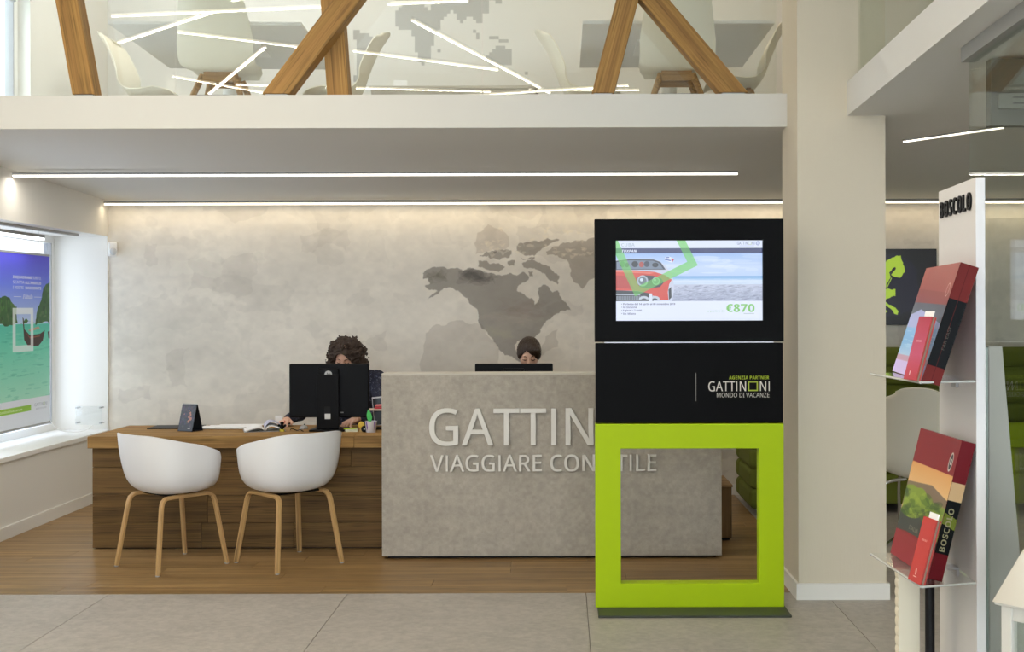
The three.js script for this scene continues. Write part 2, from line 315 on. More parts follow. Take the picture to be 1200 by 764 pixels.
// left wall, with a deep lower window recess and an upper window
{
  const x0 = LEFT - 0.5, x1 = LEFT, wl = structure('wall_left', null), LW = [6.95, 9.93, 0.555, 2.165], UW = [7.0, 8.5, 2.9, 4.6];
  const pc = (...b) => part('wall_panel', box(...b), M.paint, wl);
  pc(x0, x1, -0.02, TOP, FRONT, LW[0]); pc(x0, x1, -0.02, LW[2], LW[0], BACK); pc(x0, x1, LW[2], LW[3], LW[1], BACK);
  pc(x0, x1, LW[3], UW[2], LW[0], BACK); pc(x0, x1, UW[2], UW[3], LW[0], UW[0]); pc(x0, x1, UW[2], UW[3], UW[1], BACK); pc(x0, x1, UW[3], TOP, LW[0], BACK);
  part('baseboard', box(LEFT, LEFT + 0.014, 0, 0.085, FRONT, BACK), M.paint, structure('baseboard_left', null));
  part('sill_board', rbox(x0 + 0.01, x1 + 0.02, LW[2] - 0.03, LW[2] + 0.004, LW[0], LW[1], 0.003), M.white, structure('trim_1', null));
  const pane = (name, x, [d0, d1, y0, y1], mull, glass = M.glass) => {
    const w = structure(name, null), f = 0.06;
    part('window_frame', box(x - 0.06, x, y0, y0 + f, d0, d1), M.white, w); part('window_frame', box(x - 0.06, x, y1 - f, y1, d0, d1), M.white, w);
    for (const d of [d0, ...mull, d1 - f]) part('window_frame', box(x - 0.055, x + 0.001, y0 + f, y1 - f, d, d + f), M.white, w);
    for (const d of [d0, ...mull, d1 - f]) part('window_gasket', box(x - 0.058, x + 0.003, y0 + f, y1 - f, d - 0.012, d - 0.002), M.greyPlastic, w);
    part('window_pane', box(x - 0.034, x - 0.028, y0 + f, y1 - f, d0 + f, d1 - f), glass, w);
    return w;
  };
  pane('window_1', LEFT - 0.44, LW, [8.4], M.solarGlass);
  const uw = pane('window_2', LEFT - 0.09, UW, [7.7]);
  part('roller_blind', box(LEFT - 0.085, LEFT - 0.055, 3.72, 4.58, 7.04, 8.4), M.greyPlastic, uw);
}
// right wall, shop front behind the camera, roof
structure('wall_right', box(RIGHT, RIGHT + 0.2, -0.02, TOP, FRONT, BACK), M.paint);
{
  const w = structure('wall_front', null);
  const pc = (...b) => part('wall_panel', box(...b), M.paint, w);
  pc(LEFT - 0.5, RIGHT + 0.2, 3.9, TOP, FRONT - 0.25, FRONT); pc(LEFT - 0.5, LEFT + 0.3, -0.02, 3.9, FRONT - 0.25, FRONT); pc(RIGHT - 0.3, RIGHT + 0.2, -0.02, 3.9, FRONT - 0.25, FRONT);
  const s = structure('window_3', null);
  for (let i = 0; i <= 5; i++) { const x = LEFT + 0.3 + i * (RIGHT - LEFT - 0.6) / 5; part('window_frame', box(x - 0.035, x + 0.035, 0, 3.9, FRONT - 0.16, FRONT - 0.08), M.aluminium, s); }
  for (const y of [0, 2.5, 3.84]) part('window_frame', box(LEFT + 0.3, RIGHT - 0.3, y, y + 0.06, FRONT - 0.15, FRONT - 0.09), M.aluminium, s);
  part('window_pane', box(LEFT + 0.3, RIGHT - 0.3, 0.06, 3.84, FRONT - 0.125, FRONT - 0.115), M.glass, s);
}
structure('ceiling', box(LEFT - 0.5, RIGHT + 0.2, TOP, TOP + 0.2, FRONT - 0.25, BACK + 0.2), M.ceiling);
// the mezzanine slab: main part across the back and a wing along the right
function slab(x0, x1, da, db, flatTop) {
  const s = new THREE.Shape(); s.moveTo(da, under(da)); s.lineTo(db, under(db)); s.lineTo(db, flatTop ?? under(db) + 0.18); s.lineTo(da, flatTop ?? under(da) + 0.18); s.closePath();
  const g = new THREE.ExtrudeGeometry(s, { depth: x1 - x0, bevelEnabled: false }); g.rotateY(Math.PI / 2); g.translate(x0, 0, 0); return g;   // shape x -> -z, depth -> +x
}
structure('ceiling_mezzanine', slab(LEFT, RIGHT, EDGE, BACK, 2.742), M.ceiling);
structure('ceiling_wing', slab(1.515, RIGHT, FRONT, EDGE), M.ceiling);
structure('trim_2', box(LEFT, 1.249, 2.56, 2.745, EDGE - 0.012, EDGE), S({ color: C(0.65, 0.63, 0.58), roughness: 0.85 }));     // fascia board
// column with skirting
{
  const c = structure('column', null);
  part('column_shaft', box(1.249, 1.717, 0, TOP, 6.36, 6.80), M.column, c);
  part('column_skirting', merged([box(1.236, 1.732, 0, 0.087, 6.346, 6.36), box(1.236, 1.249, 0, 0.087, 6.36, 6.80), box(1.717, 1.732, 0, 0.087, 6.36, 6.80)]), M.paint, c);
}
// upper right: partition behind the gallery of the wing
structure('wall_upper_right', box(2.6, 2.7, 2.745, TOP, 3.0, 8.0), S({ color: C(0.55, 0.53, 0.47), roughness: 0.8 }));

// ================================================================== LIGHTS
linearLight('long white linear light under the mezzanine ceiling, in front of the wall-washing strip', 'linear lights under the mezzanine', [-3.77, under(8.19) - 0.05, -8.19], [1.2, under(8.19) - 0.05, -8.19], { h: 0.027, w: 0.026, radiance: CEIL * 1.3, color: [1, 0.93, 0.82], glowing: 2.2 });
linearLight('longest linear light, warm white, set against the top of the plastered back wall', 'linear lights under the mezzanine', [-3.77, under(9.82) - 0.052, -9.82], [RIGHT - 0.05, under(9.82) - 0.052, -9.82], { radiance: COVE, color: [1, 0.82, 0.55], glowing: 2.0, w: 0.024, h: 0.036 });
linearLight('short linear light on the ceiling to the right of the column', 'linear lights under the mezzanine', [1.98, under(6.94) - 0.045, -6.94], [2.40, under(6.5) - 0.045, -6.5], { radiance: 40, color: [1, 0.90, 0.74], glowing: 2.5, h: 0.016, w: 0.018 });
linearLight('linear light on the ceiling right of the sliding glass door', 'linear lights under the mezzanine', [2.5, under(6.4) - 0.04, -6.4], [3.6, under(5.8) - 0.04, -5.8], { radiance: 30, color: [1, 0.90, 0.74], glowing: 2.5, h: 0.035 });
// lights hanging in the void before the gallery: they show as mirror images in its glass
{
  const GL = 6.93, rel = 2.2, place = (x, y) => { const dv = rel * FOCAL / (362 - y); return [(x - 660) / FOCAL * dv, EYE + rel, -(2 * GL - dv)]; };
  const sticks = [[106, 18, 550, 0], [140, 51, 257, 13], [273, 6, 330, -9], [209, 36, 352, 54], [245, 111, 311, 57], [203, 93, 315, 113], [277, 98, 576, 107], [410, 61, 584, 84], [484, 29, 645, 113], [529, 113, 737, 100], [620, 107, 750, 108]];
  const WHERE = ['long hanging light mirrored along the top of the railing, left of the dotted map', 'hanging light mirrored rising across the back of the left shell chair', 'short hanging light mirrored at the top edge above the left table', 'hanging light mirrored sloping down below the left meeting table', 'hanging light mirrored as a steep stroke before the left chair legs', 'hanging light mirrored sloping down behind the left chair legs', 'hanging light mirrored nearly level under the left table', 'hanging light mirrored sloping across the dotted map of Africa', 'brightest hanging light, mirrored as the steep diagonal in the middle railing panel', 'hanging light mirrored rising to the right beneath the upright beam', 'hanging light mirrored level along the slab edge near the right beams'];
  sticks.forEach(([a, b, c, e], i) => {
    const A = place(a, b), B = place(c, e), dy = 0.02 * (i % 3); A[1] += dy; B[1] += dy;
    linearLight(WHERE[i], 'linear lights hanging in the void', A, B, { radiance: VOID * 1.35, color: [1, 0.89, 0.71], glowing: 4, w: 0.025, h: 0.03, cables: TOP - A[1] - 0.033 });
  });
}
// lights on the mezzanine's own ceiling
for (const [x, d, n] of [[-2.4, 8.5, 'left'], [0.7, 8.5, 'right']]) linearLight(`linear light on the upper ceiling above the ${n} meeting table`, 'linear lights over the meeting tables', [x - 1.1, TOP - 0.05, -d], [x + 1.1, TOP - 0.05, -d], { radiance: MEZZ * (n === 'left' ? 5 : 2.2), w: 0.08, color: n === 'left' ? [1, 0.97, 0.92] : [1, 0.80, 0.52] });
linearLight('linear light on the upper ceiling over the right wing', 'linear lights over the meeting tables', [3.4, TOP - 0.05, -4], [3.4, TOP - 0.05, -8], { radiance: MEZZ, w: 0.08, color: [1, 0.88, 0.68] });

// ================================================================== TOTEM
const F_THIN = 'sans-serif';
function text(g, s, x, y, w, h, style, { font = 'sans-serif', weight = '', align = 'left', italic = false } = {}) {   // caps h high, fitted to width w
  g.font = `${italic ? 'italic ' : ''}${weight} ${h / 0.714}px ${font}`; g.fillStyle = style; g.textAlign = 'left';
  const m = g.measureText(s).width; g.save(); g.translate(align === 'right' ? x - (w ?? m) : align === 'center' ? x - (w ?? m) / 2 : x, y); if (w) g.scale(w / m, 1); g.fillText(s, 0, 0); g.restore();
}
function brandLine(g, x, y, w, h, ink, square, lw) {   // GATTIN, a hollow square, NI
  g.font = `${h / 0.714}px sans-serif`;
  const bar = h * 0.12, ig = h * 0.15, w1 = g.measureText('GATT').width, w2 = g.measureText('N').width, a = w1 + bar + 2 * ig + w2, b = w2 + bar + ig, sq = h * 1.02, gap = h * 0.08, k = (w - sq - 2 * gap) / (a + b);
  text(g, 'GATT', x, y, w1 * k, h, ink); text(g, 'N', x + (a - w2) * k, y, w2 * k, h, ink); text(g, 'N', x + w - b * k, y, w2 * k, h, ink);
  g.fillRect(x + (w1 + ig) * k, y - h, bar * k, h); g.fillRect(x + w - bar * k, y - h, bar * k, h);
  g.strokeStyle = square; g.lineWidth = lw ?? h * 0.14; g.strokeRect(x + a * k + gap + g.lineWidth / 2, y - h + g.lineWidth / 2, sq - g.lineWidth, h - g.lineWidth);
}
{
  const X0 = 0.163, X1 = 1.134, d0 = 6.15;
  const t = thing('display_totem', 'tall black display totem with a glowing screen above an open lime green frame', 'display', [0.65, 0, -6.2]);
  const L = (g) => g.translate(-0.65, 0, 6.2);
  part('base_plate', L(rbox(0.172, 1.142, 0, 0.012, 5.985, 6.42, 0.003)), M.baseGreen, t);
  // lime frame
  const s = new THREE.Shape([[X0, 0.012], [X1, 0.012], [X1, 0.957], [X0, 0.957]].map((p) => new THREE.Vector2(...p)));
  s.holes.push(new THREE.Path([[0.294, 0.135], [1.006, 0.135], [1.006, 0.829], [0.294, 0.829]].map((p) => new THREE.Vector2(...p))));
  const fr = new THREE.ExtrudeGeometry(s, { depth: 0.072, bevelEnabled: true, bevelSize: 0.003, bevelThickness: 0.003, bevelOffset: -0.003, bevelSegments: 2 }); fr.translate(0, 0, -d0 - 0.075);
  part('lime_frame', L(fr), M.lime, t);
  // middle panel with print
  const mid = part('logo_panel', L(rbox(X0 + 0.003, X1 - 0.003, 0.962, 1.372, d0 + 0.004, d0 + 0.075, 0.003)), M.darkSatin, t);
  const [c, g] = canvas(1024, 432); g.fillStyle = '#0c0c0d'; g.fillRect(0, 0, 1024, 432);
  { const k = 1024 / 0.965, u = (px) => (px - 697.7) / 227.6 * k, v = (py) => (py - 402.6) / 227.6 * k;
    g.fillStyle = '#a6a29c'; g.fillRect(u(815) - 1.5, v(437), 3, v(470.5) - v(437));
    text(g, 'AGENZIA PARTNER', u(901.5), v(445), u(901.5) - u(854), v(445) - v(440.8), '#9fb233', { weight: 'bold', align: 'right' });
    brandLine(g, u(828.8), v(458.8), u(902) - u(828.8), v(458.8) - v(447.2), '#d8d2ca', '#a5b546');
    text(g, 'MONDO DI VACANZE', u(902), v(466), u(902) - u(839), v(466) - v(460.8), '#c9c4bc', { align: 'right' }); }
  const print = new THREE.PlaneGeometry(0.958, 0.404); print.translate(0, 1.167, 0.05 - 0.0035); part('logo_print', print, K({ map: tex(c), roughness: 0.45 }, 0.1), mid);
  // the LED line in the joint
  part('light_strip', L(box(X0 + 0.05, X1 - 0.05, 1.3742, 1.3776, d0 + 0.006, d0 + 0.06)), glow(0.75, 0.82, 1.0, 0.5), t);
  const lr = new THREE.RectAreaLight(C(0.75, 0.82, 1), 1.2, 0.9, 0.006); lr.position.set(0, 1.374, 0.055); lr.rotation.x = -Math.PI / 2; lr.name = 'light_source'; t.add(lr);
  // head with the screen
  const hs = new THREE.Shape([[X0, 1.38], [X1, 1.38], [X1, 2.011], [X0, 2.011]].map((p) => new THREE.Vector2(...p)));
  hs.holes.push(new THREE.Path([[0.272, 1.488], [1.028, 1.488], [1.028, 1.901], [0.272, 1.901]].map((p) => new THREE.Vector2(...p))));
  const hg = new THREE.ExtrudeGeometry(hs, { depth: 0.02, bevelEnabled: true, bevelSize: 0.003, bevelThickness: 0.003, bevelOffset: -0.003, bevelSegments: 2 }); hg.translate(0, 0, -d0 - 0.014);
  part('screen_housing', L(merged([hg, box(X0, X1, 1.38, 2.011, d0 + 0.014, d0 + 0.085)])), M.darkSatin, t);
  const [sc, q] = canvas(1200, 656), kx = 1200 / 1114, ky = 656 / 612, sx = (x) => (x - 45) * kx, sy = (y) => (y - 46) * ky;   // zoomed picture units
  q.fillStyle = '#eef2fd'; q.fillRect(0, 0, 1200, 656);
  let gr = q.createLinearGradient(0, sy(142), 0, sy(320)); gr.addColorStop(0, '#a9c6ee'); gr.addColorStop(0.6, '#d3e2f7'); gr.addColorStop(1, '#c3d8f3'); q.fillStyle = gr; q.fillRect(0, sy(142), 1200, sy(320) - sy(142));
  seed(9); for (let i = 0; i < 26; i++) { q.fillStyle = 'rgba(245,249,255,0.22)'; q.beginPath(); q.ellipse(sx(rr(300, 1160)), sy(rr(150, 300)), rr(30, 130), rr(5, 20), 0, 0, 7); q.fill(); }
  gr = q.createLinearGradient(0, sy(314), 0, sy(385)); gr.addColorStop(0, '#6fa6d8'); gr.addColorStop(0.4, '#b2d3ee'); gr.addColorStop(0.55, '#dfeaf6'); gr.addColorStop(1, '#d4e2f0'); q.fillStyle = gr; q.fillRect(0, sy(318), 1200, 80 * ky);
  for (let i = 0; i < 30; i++) { q.fillStyle = 'rgba(250,252,255,0.35)'; q.fillRect(sx(rr(480, 1160)), sy(rr(335, 380)), rr(30, 160), 2.5); }
  gr = q.createLinearGradient(0, sy(382), 0, sy(508)); gr.addColorStop(0, '#cfd3e0'); gr.addColorStop(1, '#a9adc0'); q.fillStyle = gr; q.fillRect(0, sy(382), 1200, sy(508) - sy(382));
  for (let i = 0; i < 420; i++) { q.fillStyle = rnd() < 0.5 ? 'rgba(110,115,140,0.28)' : 'rgba(226,228,238,0.35)'; q.beginPath(); q.ellipse(sx(rr(460, 1160)), sy(rr(388, 506)), rr(5, 32), rr(1.5, 5), -0.12, 0, 7); q.fill(); }
  const poly = (pts, f) => { trace(q, pts.map(([a, b]) => [sx(a), sy(b)])); q.fillStyle = f; q.fill(); };
  poly([[45, 195], [120, 183], [300, 185], [370, 200], [420, 235], [470, 300], [480, 340], [490, 420], [470, 508], [45, 508]], '#d8dbe6');       // far wing and roof
  poly([[45, 200], [150, 186], [330, 190], [385, 210], [425, 268], [45, 268]], '#4a4c57'); poly([[52, 208], [150, 196], [325, 200], [372, 216], [405, 262], [52, 262]], '#7d8896');
  for (const [x, y, w, h, f] of [[190, 225, 34, 40, '#22232b'], [240, 228, 26, 36, '#b84b3e'], [280, 225, 30, 38, '#3e4150'], [345, 232, 34, 30, '#2a2c34'], [95, 225, 26, 40, '#355e3c'], [130, 232, 22, 30, '#2e3038']]) { q.fillStyle = f; q.beginPath(); q.ellipse(sx(x), sy(y), w * kx / 1.4, h * ky / 1.7, 0, 0, 7); q.fill(); }
  poly([[45, 270], [200, 272], [340, 285], [420, 310], [470, 345], [450, 380], [440, 440], [445, 500], [380, 500], [300, 450], [210, 430], [45, 425]], '#e0452f');
  poly([[45, 272], [200, 276], [350, 292], [300, 300], [180, 292], [45, 286]], '#f2785e'); poly([[45, 310], [130, 315], [185, 415], [45, 405]], '#c53423');
  poly([[200, 330], [260, 310], [330, 315], [390, 335], [410, 365], [380, 400], [300, 412], [230, 400], [205, 370]], '#3b3a3e');
  for (const [x, y, r] of [[248, 353, 42], [350, 355, 30]]) { q.fillStyle = '#b9c2c8'; q.beginPath(); q.arc(sx(x), sy(y), r * kx, 0, 7); q.fill(); q.fillStyle = '#6f7a80'; q.beginPath(); q.arc(sx(x), sy(y), r * 0.72 * kx, 0, 7); q.fill(); q.fillStyle = '#dde6ea'; q.beginPath(); q.arc(sx(x - 8), sy(y - 8), r * 0.3 * kx, 0, 7); q.fill(); }
  poly([[45, 425], [210, 432], [320, 452], [330, 508], [45, 508]], '#2a2a2e'); for (let i = 0; i < 16; i++) poly([[50 + i * 13, 468], [57 + i * 13, 468], [57 + i * 13, 500], [50 + i * 13, 500]], '#9aa0a6'); poly([[45, 452], [230, 458], [230, 464], [45, 460]], '#c8cdd2');
  for (const x of [258, 340]) { q.fillStyle = '#cfd4d9'; q.beginPath(); q.ellipse(sx(x), sy(495), 42, 28, 0, Math.PI, 0); q.fill(); q.fillStyle = '#54575d'; q.beginPath(); q.ellipse(sx(x), sy(503), 26, 18, 0, Math.PI, 0); q.fill(); }
  poly([[298, 450], [320, 450], [322, 508], [296, 508]], '#e8ecf2'); poly([[445, 420], [465, 400], [468, 480], [448, 500]], '#2c2c30');
  poly([[420, 172], [452, 168], [490, 185], [472, 215], [415, 195]], '#f3f4fa'); poly([[424, 174], [450, 171], [452, 178], [422, 181]], '#4565b8'); poly([[418, 186], [465, 196], [462, 203], [416, 193]], '#4565b8'); poly([[465, 182], [490, 186], [473, 214]], '#d9415a');
  q.fillStyle = '#f1f4fd'; q.fillRect(0, sy(508), 1200, 200);
  q.fillStyle = '#353768'; q.fillRect(0, sy(104), 1200, sy(143) - sy(104));
  q.strokeStyle = 'rgba(112,214,84,0.66)'; q.lineWidth = 64; q.lineJoin = 'miter'; q.beginPath(); q.moveTo(sx(30), sy(50)); q.lineTo(sx(205), sy(432)); q.lineTo(sx(628), sy(222)); q.lineTo(sx(528), sy(20)); q.stroke();
  text(q, 'CUBA', sx(84), sy(91), 105 * kx, 25 * ky, '#c5cfd6', { weight: 'bold' });
  text(q, 'TUXPAN', sx(86), sy(135), 116 * kx, 19 * ky, '#f2f4fb', { weight: 'bold', italic: true });
  brandLine(q, sx(966), sy(79), 135 * kx, 24 * ky, '#7c86a8', '#b9c49c', 3); q.fillStyle = '#a9b2cc'; q.fillRect(sx(985), sy(86), 112 * kx, 3);
  q.strokeStyle = '#7f8dc0'; q.lineWidth = 5; q.beginPath(); q.arc(sx(1125), sy(68), 13 * kx, 0, 7); q.stroke(); q.beginPath(); q.moveTo(sx(1119), sy(68)); q.lineTo(sx(1131), sy(68)); q.stroke();
  ['• Partenza dal 14 aprile al 04 novembre 2019', '• All Inclusive', '• 9 giorni / 7 notti', '• Da: Milano'].forEach((s2, i) => text(q, s2, sx(86), sy(537 + i * 24.5), [410, 120, 156, 110][i] * kx, 14 * ky, '#4b4b6e', { weight: 'bold' }));
  text(q, 'a partire da', sx(740), sy(592), 134 * kx, 13 * ky, '#b9d8ac'); text(q, '€870', sx(880), sy(592), 222 * kx, 60 * ky, '#82c95a', { weight: 'bold' }); q.fillStyle = '#9aa6a0'; q.fillRect(sx(1016), sy(604), 80 * kx, 3);
  const scr = new THREE.PlaneGeometry(0.756, 0.413), smap = tex(sc); scr.translate(0, 1.6945, 0.05 - 0.012);
  part('screen', scr, S({ color: C(0.02, 0.02, 0.02), roughness: 0.25, emissive: C(0.86, 0.90, 1.0), emissiveMap: smap, emissiveIntensity: 0.92 }), t);
  const sl = new THREE.RectAreaLight(C(0.8, 0.88, 1), 0.35, 0.74, 0.4); sl.position.set(0, 1.6945, 0.053); sl.rotation.y = Math.PI; sl.name = 'light_source'; t.add(sl);
}

// ================================================================== RECEPTION COUNTER
const font = await new FontLoader().loadAsync('fonts/droid/droid_sans_regular.typeface.json');
{
  const t = thing('reception_counter', 'grey stone reception counter with raised metallic lettering, behind the totem', 'counter', [-0.074, 0, -7.55]);
  const L = (g) => g.translate(0.074, 0, 7.55), x0 = -1.127, x1 = 0.979, d0 = 7.406;
  part('plinth', L(box(x0 + 0.03, x1 - 0.03, 0, 0.02, d0 + 0.05, d0 + 0.27)), M.dark, t);
  for (const [a, b, o] of [[x0, x1, 0.1]]) part('front_panel', metres(L(rbox(a, b, 0.02, 1.140, d0, d0 + 0.02, 0.0015)), 'x', 1.3, o, o * 0.7), M.concrete, t);
  part('counter_body', L(box(x0 + 0.002, x1 - 0.002, 0.02, 1.139, d0 + 0.021, d0 + 0.195)), M.concrete, t);
  part('counter_top', L(rbox(x0, x1, 1.140, 1.153, d0, d0 + 0.2, 0.002)), S({ color: C(0.55, 0.51, 0.44), roughness: 0.5 }), t);
  const word = (str, xs, xe, y, cap) => {          // every letter a piece of its own, fitted from xs to xe
    const size = cap / 0.714 * 0.72, list = []; let x = 0;
    for (const ch of str) {
      if (ch === ' ') { x += cap * 0.36; continue; }
      if (ch === '□') { const s = cap, w = cap * 0.14, sh = new THREE.Shape([[0, 0], [s, 0], [s, s], [0, s]].map((p) => new THREE.Vector2(...p))); sh.holes.push(new THREE.Path([[w, w], [s - w, w], [s - w, s - w], [w, s - w]].map((p) => new THREE.Vector2(...p)))); const g = new THREE.ExtrudeGeometry(sh, { depth: 0.012, bevelEnabled: false }); list.push([g, x + cap * 0.08]); x += s + cap * 0.2; continue; }
      if (ch === 'I') { const w = cap * 0.125, h = cap * 1.0, g = new THREE.BoxGeometry(w, h, 0.0135); g.translate(w / 2, h / 2, 0.006); list.push([g, x + cap * 0.13]); x += w + cap * 0.26; continue; }
      const g = new TextGeometry(ch, { font, size, depth: 0.012, curveSegments: 8, bevelEnabled: true, bevelThickness: 0.001, bevelSize: 0.0012, bevelSegments: 1 });
      const fd = font.data.glyphs[ch], adv = fd.ha / font.data.resolution * size; g.computeBoundingBox();
      list.push([g, x]); x += adv;
    }
    const probe = list[0][0]; probe.computeBoundingBox(); const hh = list[list.length - 1][0]; hh.computeBoundingBox();
    const left = list[0][1] + probe.boundingBox.min.x, right = list[list.length - 1][1] + hh.boundingBox.max.x, k = (xe - xs) / (right - left), kyy = cap / (hh.boundingBox.max.y - Math.min(0, hh.boundingBox.min.y));
    for (const [g, gx] of list) { g.translate(gx - left, 0, 0); g.scale(k, kyy, 1); g.translate(xs + 0.074, y, -d0 + 7.55 + 0.008); part('letter', g, M.lettering, t); }
  };
  const px = (p) => (p - 660) / FOCAL * d0, py = (p) => EYE - (p - 362) / FOCAL * d0;
  word('GATTIN', px(503), px(695), py(521), 43.0 / FOCAL * d0); word('□NI', px(700), px(795), py(521), 43.0 / FOCAL * d0);
  word('VIAGGIARE CON STILE', px(504), px(768.5), py(551.5), 19.4 / FOCAL * d0);
}
// the worktop behind the counter
{
  const t = thing('work_desk', 'oak worktop hidden behind the stone reception counter, carrying a monitor', 'desk', [-0.1, 0, -8.05]);
  part('worktop', metres(box(-0.98, 1.06, -0.02, 0.02, -0.34, 0.34), 'x').translate(0, 0.715, 0), deskTop, t);
  for (const s of [-0.94, 0.98]) part('leg_panel', metres(box(s, s + 0.04, 0, 0.695, -0.3, 0.3), 'y'), deskOaks[0], t);
  const c = thing('low_cabinet', 'low oak cabinet with a pale top at the right end of the stone counter', 'cabinet', [1.02, 0, -8.1]);
  part('cabinet_body', metres(rbox(-0.02, 0.10, 0.02, 0.36, -0.14, 0.3, 0.004), 'y'), deskOaks[2], c);
  part('cabinet_top', metres(rbox(-0.025, 0.106, 0.36, 0.375, -0.15, 0.31, 0.003), 'x'), paleOak, c);
  part('cabinet_foot', box(-0.01, 0.09, 0, 0.02, -0.1, 0.25), M.dark, c);
}

// ================================================================== OAK DESK
{
  const X0 = -3.07, X1 = -1.13, d0 = 7.70, d1 = 8.44;
  const t = thing('oak_desk', 'long oak desk with a dark plank front at the left of the counter', 'desk', [-2.1, 0, -8.05]);
  const L = (g) => g.translate(2.1, 0, 8.05);
  part('desk_top', metres(L(rbox(X0, -1.352, 0.659, 0.736, d0, d1, 0.003)), 'x', 1, 0.2, 0.1), deskTop, t);
  part('desk_top', metres(L(rbox(-1.35, X1, 0.659, 0.736, d0, d1, 0.003)), 'x', 1, 0.9, 0.45), deskTop, t);
  seed(3);
  const rows = [[0.008, 0.168, [-2.35, -1.75]], [0.17, 0.345, [-2.31]], [0.347, 0.53, [-2.0]], [0.532, 0.656, [-1.38]]];
  rows.forEach(([y0, y1, cuts], r) => { const xs = [X0 + 0.012, ...cuts, X1]; for (let i = 0; i + 1 < xs.length; i++) part('front_plank', metres(L(rbox(xs[i] + 0.001, xs[i + 1] - 0.001, y0, y1, d0 + 0.05, d0 + 0.07, 0.0015, 1)), 'x', 1, rnd() * 2, rnd()), deskOaks[(r + i) % 3], t); });
  part('side_panel', metres(L(box(X0 + 0.012, X0 + 0.04, 0.006, 0.656, d0 + 0.072, d1 - 0.04)), 'z', 1, 0.3, 0.3), deskOaks[1], t);
  part('carcass', L(box(X0 + 0.042, X1, 0.006, 0.656, d0 + 0.072, d0 + 0.09)), M.dark, t);
  part('plinth', L(box(X0 + 0.03, X1 - 0.02, 0, 0.006, d0 + 0.07, d1 - 0.1)), M.dark, t);
}

// ================================================================== SHELL ARMCHAIRS AT THE DESK
{
  const t = thing('armchair', 'white moulded armchair on oak legs before the desk, the left one, turned right', 'chair', [-2.385, 0, -7.27], -0.69, 'white armchairs at the oak desk');
  const f = (u, v) => {
    const phi = u * Math.PI * 2, th = v * Math.PI / 2, a = Math.abs(phi > Math.PI ? phi - 2 * Math.PI : phi) * 180 / Math.PI, s = Math.sin(phi), c = Math.cos(phi);
    const b = c > 0 ? 0.275 : 0.265, n = 2.5, R = 1 / Math.pow(Math.pow(Math.abs(s) / 0.308, n) + Math.pow(Math.abs(c) / b, n), 1 / n);
    const h = 0.455 + 0.018 * smooth(180, 130, a) + (0.815 - 0.473) * (0.60 * smooth(170, 118, a) + 0.20 * smooth(138, 84, a) + 0.20 * smooth(104, 28, a));
    const e = 0.45, rn = Math.pow(Math.sin(th), e), yn = 1 - Math.pow(Math.cos(th), e), y = 0.452 + (h - 0.452) * yn - 0.012 * (1 - rn), flare = 0.91 + 0.09 * clamp((y - 0.44) / 0.34);
    return new THREE.Vector3(s * R * rn * flare, y, c * R * rn * flare + 0.015 * clamp((y - 0.6) / 0.2) * c);
  };
  const g = shellGrid(96, 30, f, 0.007, true);
  part('seat_shell', g, M.shell, t);
  for (const s of [-1, 1]) part('bentwood_leg', ribbon([[s * 0.225, 0.006, -0.235], [s * 0.202, 0.20, -0.208], [s * 0.180, 0.385, -0.182], [s * 0.174, 0.425, -0.168], [s * 0.170, 0.437, -0.14], [s * 0.168, 0.438, -0.05], [s * 0.168, 0.438, 0.05], [s * 0.170, 0.437, 0.14], [s * 0.174, 0.425, 0.168], [s * 0.180, 0.385, 0.182], [s * 0.202, 0.20, 0.208], [s * 0.225, 0.006, 0.235]], 0.032, 0.021, [1, 0, 0]), legOak, t);
  part('seat_bracket', merged([box(-0.155, 0.155, 0.436, 0.447, -0.10, -0.06), box(-0.155, 0.155, 0.436, 0.447, 0.06, 0.10)]), M.darkSatin, t);
  const gl = new THREE.CylinderGeometry(0.013, 0.014, 0.007, 12); gl.translate(0, 0.0035, 0);
  for (const [x, z] of [[-1, -1], [1, -1], [-1, 1], [1, 1]]) part('glide', gl, M.greyPlastic, t, [x * 0.225, 0, z * 0.235]);
  copyOf(t, [-1.685, 0, -7.32], 0.785, 'white moulded armchair on oak legs before the desk, the right one, turned left');
}

